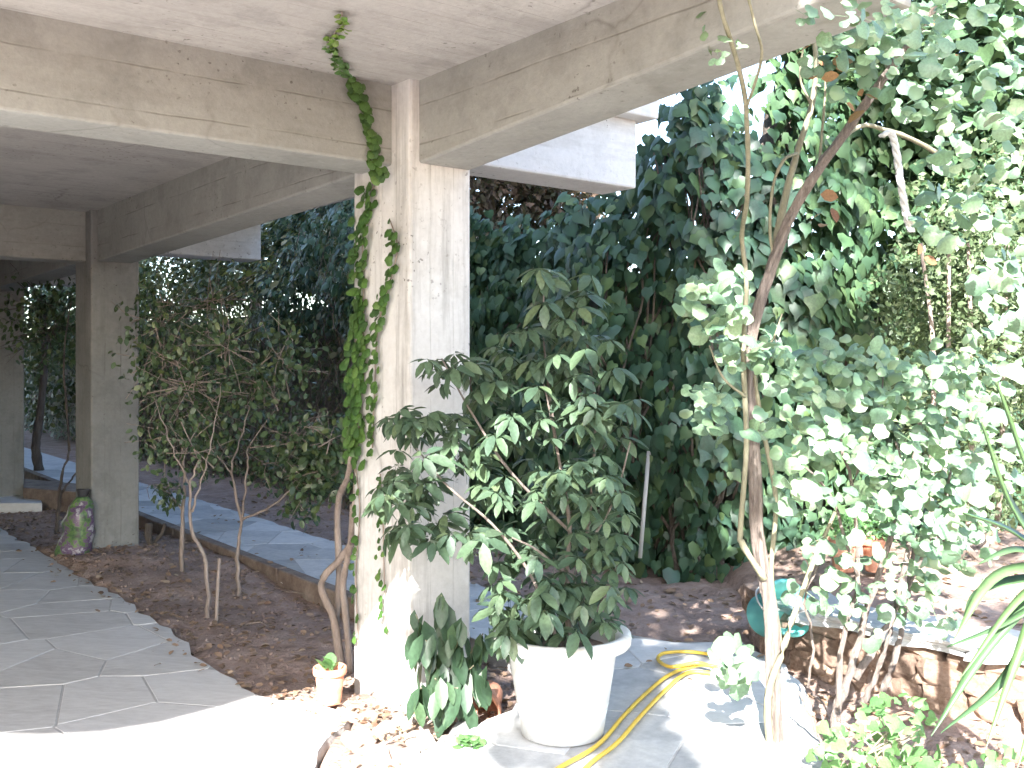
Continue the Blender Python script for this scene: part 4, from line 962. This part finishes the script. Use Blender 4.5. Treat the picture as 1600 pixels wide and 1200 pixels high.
for k, (x0, y0, x1, y1) in enumerate(((380,975,420,985), (470,905,505,950), (440,925,500,940))):
    a_, b_ = G(x0,y0), G(x1,y1); mb = MB(); limb(mb, [a_+Vector((0,0,.035)), a_.lerp(b_,.5)+Vector((.02,.03,.05)), b_+Vector((0,0,.035))], .006, .003, 5, 5)
    o = mb.build('fallen_twig', M_BARKP, None, True); tag(o, ('fallen dry twig in the middle of the soil bed', 'fallen dry twig beside the creeper stems', 'fallen dry twig below the kerb')[k], 'twig', 'fallen twigs')

# unseen tree added to shade the paving, pot, ivy and right-hand bed
gt = thing('added_shade_tree', 'added tree outside the view shading the pot and the right hand bed', 'tree', (3.2, -2.2, 0))
mb = MB(); limb(mb, [(3.2,-2.2,-.1), (3.0,-2.1,1.6), (2.4,-1.8,3.0), (1.5,-1.3,4.0)], .16, .07, 5, 9); limb(mb, [(2.4,-1.8,3.0), (3.0,-1.6,4.0), (3.4,-1.5,4.8)], .08, .04, 5, 8); mb.build('trunk', M_BARKD, gt, True)
hs_ = Vector((to_sun.x, to_sun.y, to_sun.z))
cl = []
for (x, y, z, k, r) in ((.95,5.8,.1,8.2,.40), (.52,4.95,.1,8.0,.24), (.2,3.95,.2,7.6,.30), (.05,3.9,.35,7.7,.24), (.36,4.0,.3,7.6,.24), (.45,3.8,.1,7.4,.2), (2.6,5.0,.3,8,.3), (2.4,3.4,.1,7.2,.3), (1.6,6.2,.3,8.6,.4), (-.2,4.5,.45,8.3,.22), (3.6,6.6,.6,8.2,.8),
                        (1.45,7.2,1.2,9.2,.55), (1.75,7.3,2.1,9.2,.6), (2.1,7.5,3.0,9.4,.6), (1.5,7.2,3.1,9.2,.5), (2.5,7.7,1.6,9.4,.4), (2.9,8.0,3.4,9.6,.6)):
    cl.append((tuple(Vector((x,y,z))+hs_*k), r))
crown(gt, cl, 420, leaf_oval(.3), .12, M_VINE, thr=-.12, frq=3.2)

def debris(name, label, pts, n, size, mat, tp, spread):
    P = []
    for k in range(n):
        x, y, z = random.choice(pts); P.append((x+random.gauss(0,spread), y+random.gauss(0,spread), z))
    P = np.array(P); az = rng.uniform(0, 6.28, n)
    o = link(name, mass_mesh(name, tp, P, rot_to(np.stack([np.cos(az), np.sin(az), rng.normal(0,.2,n)],1), np.stack([rng.normal(0,.3,n), rng.normal(0,.3,n), np.ones(n)],1)), rng.uniform(.5,1.3,n)*size), mat)
    o['kind'] = 'stuff'; o['label'] = label; o['category'] = 'litter'
edge = [(x, y, .043) for x, y in TERR[3:] if y > 4.2 and x > -4]
debris('stray_leaves', 'stray dry leaves along the edge of the terrace', edge, 130, .04, M_LITTER, leaf_oval(.28), .10)
debris('column_debris', 'dry leaves and chips around the rubble by the near column', [(-.5,4.35,.06), (-.4,4.2,.06), (-.55,4.1,.05), (-.3,4.3,.06), (-.6,4.5,.05), (-.45,3.9,.06)], 220, .035, M_LITTER, leaf_oval(.25), .09)
debris('path_leaves', 'stray leaves on the stone path', [(p[0], p[1], .113) for p in (kl(1,.3), kl(3,.5), kl(5,.4), kl(-1,.5), (.7,5.2), (.9,4.9))], 90, .045, M_LITTER, leaf_oval(.28), .3)
for k, (x0, y0, x1, y1, lab) in enumerate(((655,1138,700,1128,'dry stick lying above the rubble by the drooping plant'), (590,1170,650,1150,'dry stick lying across the rubble heap'), (1268,1085,1300,1130,'dry stick leaning among the vine trunks'))):
    a_, b_ = on_z(x0,y0,.07), on_z(x1,y1,.09); mb = MB(); limb(mb, [a_, a_.lerp(b_,.5)+Vector((.01,.02,.02)), b_], .006, .003, 5, 5)
    o = mb.build('dry_stick', M_BARKP, None, True); tag(o, lab, 'stick', 'dry sticks')
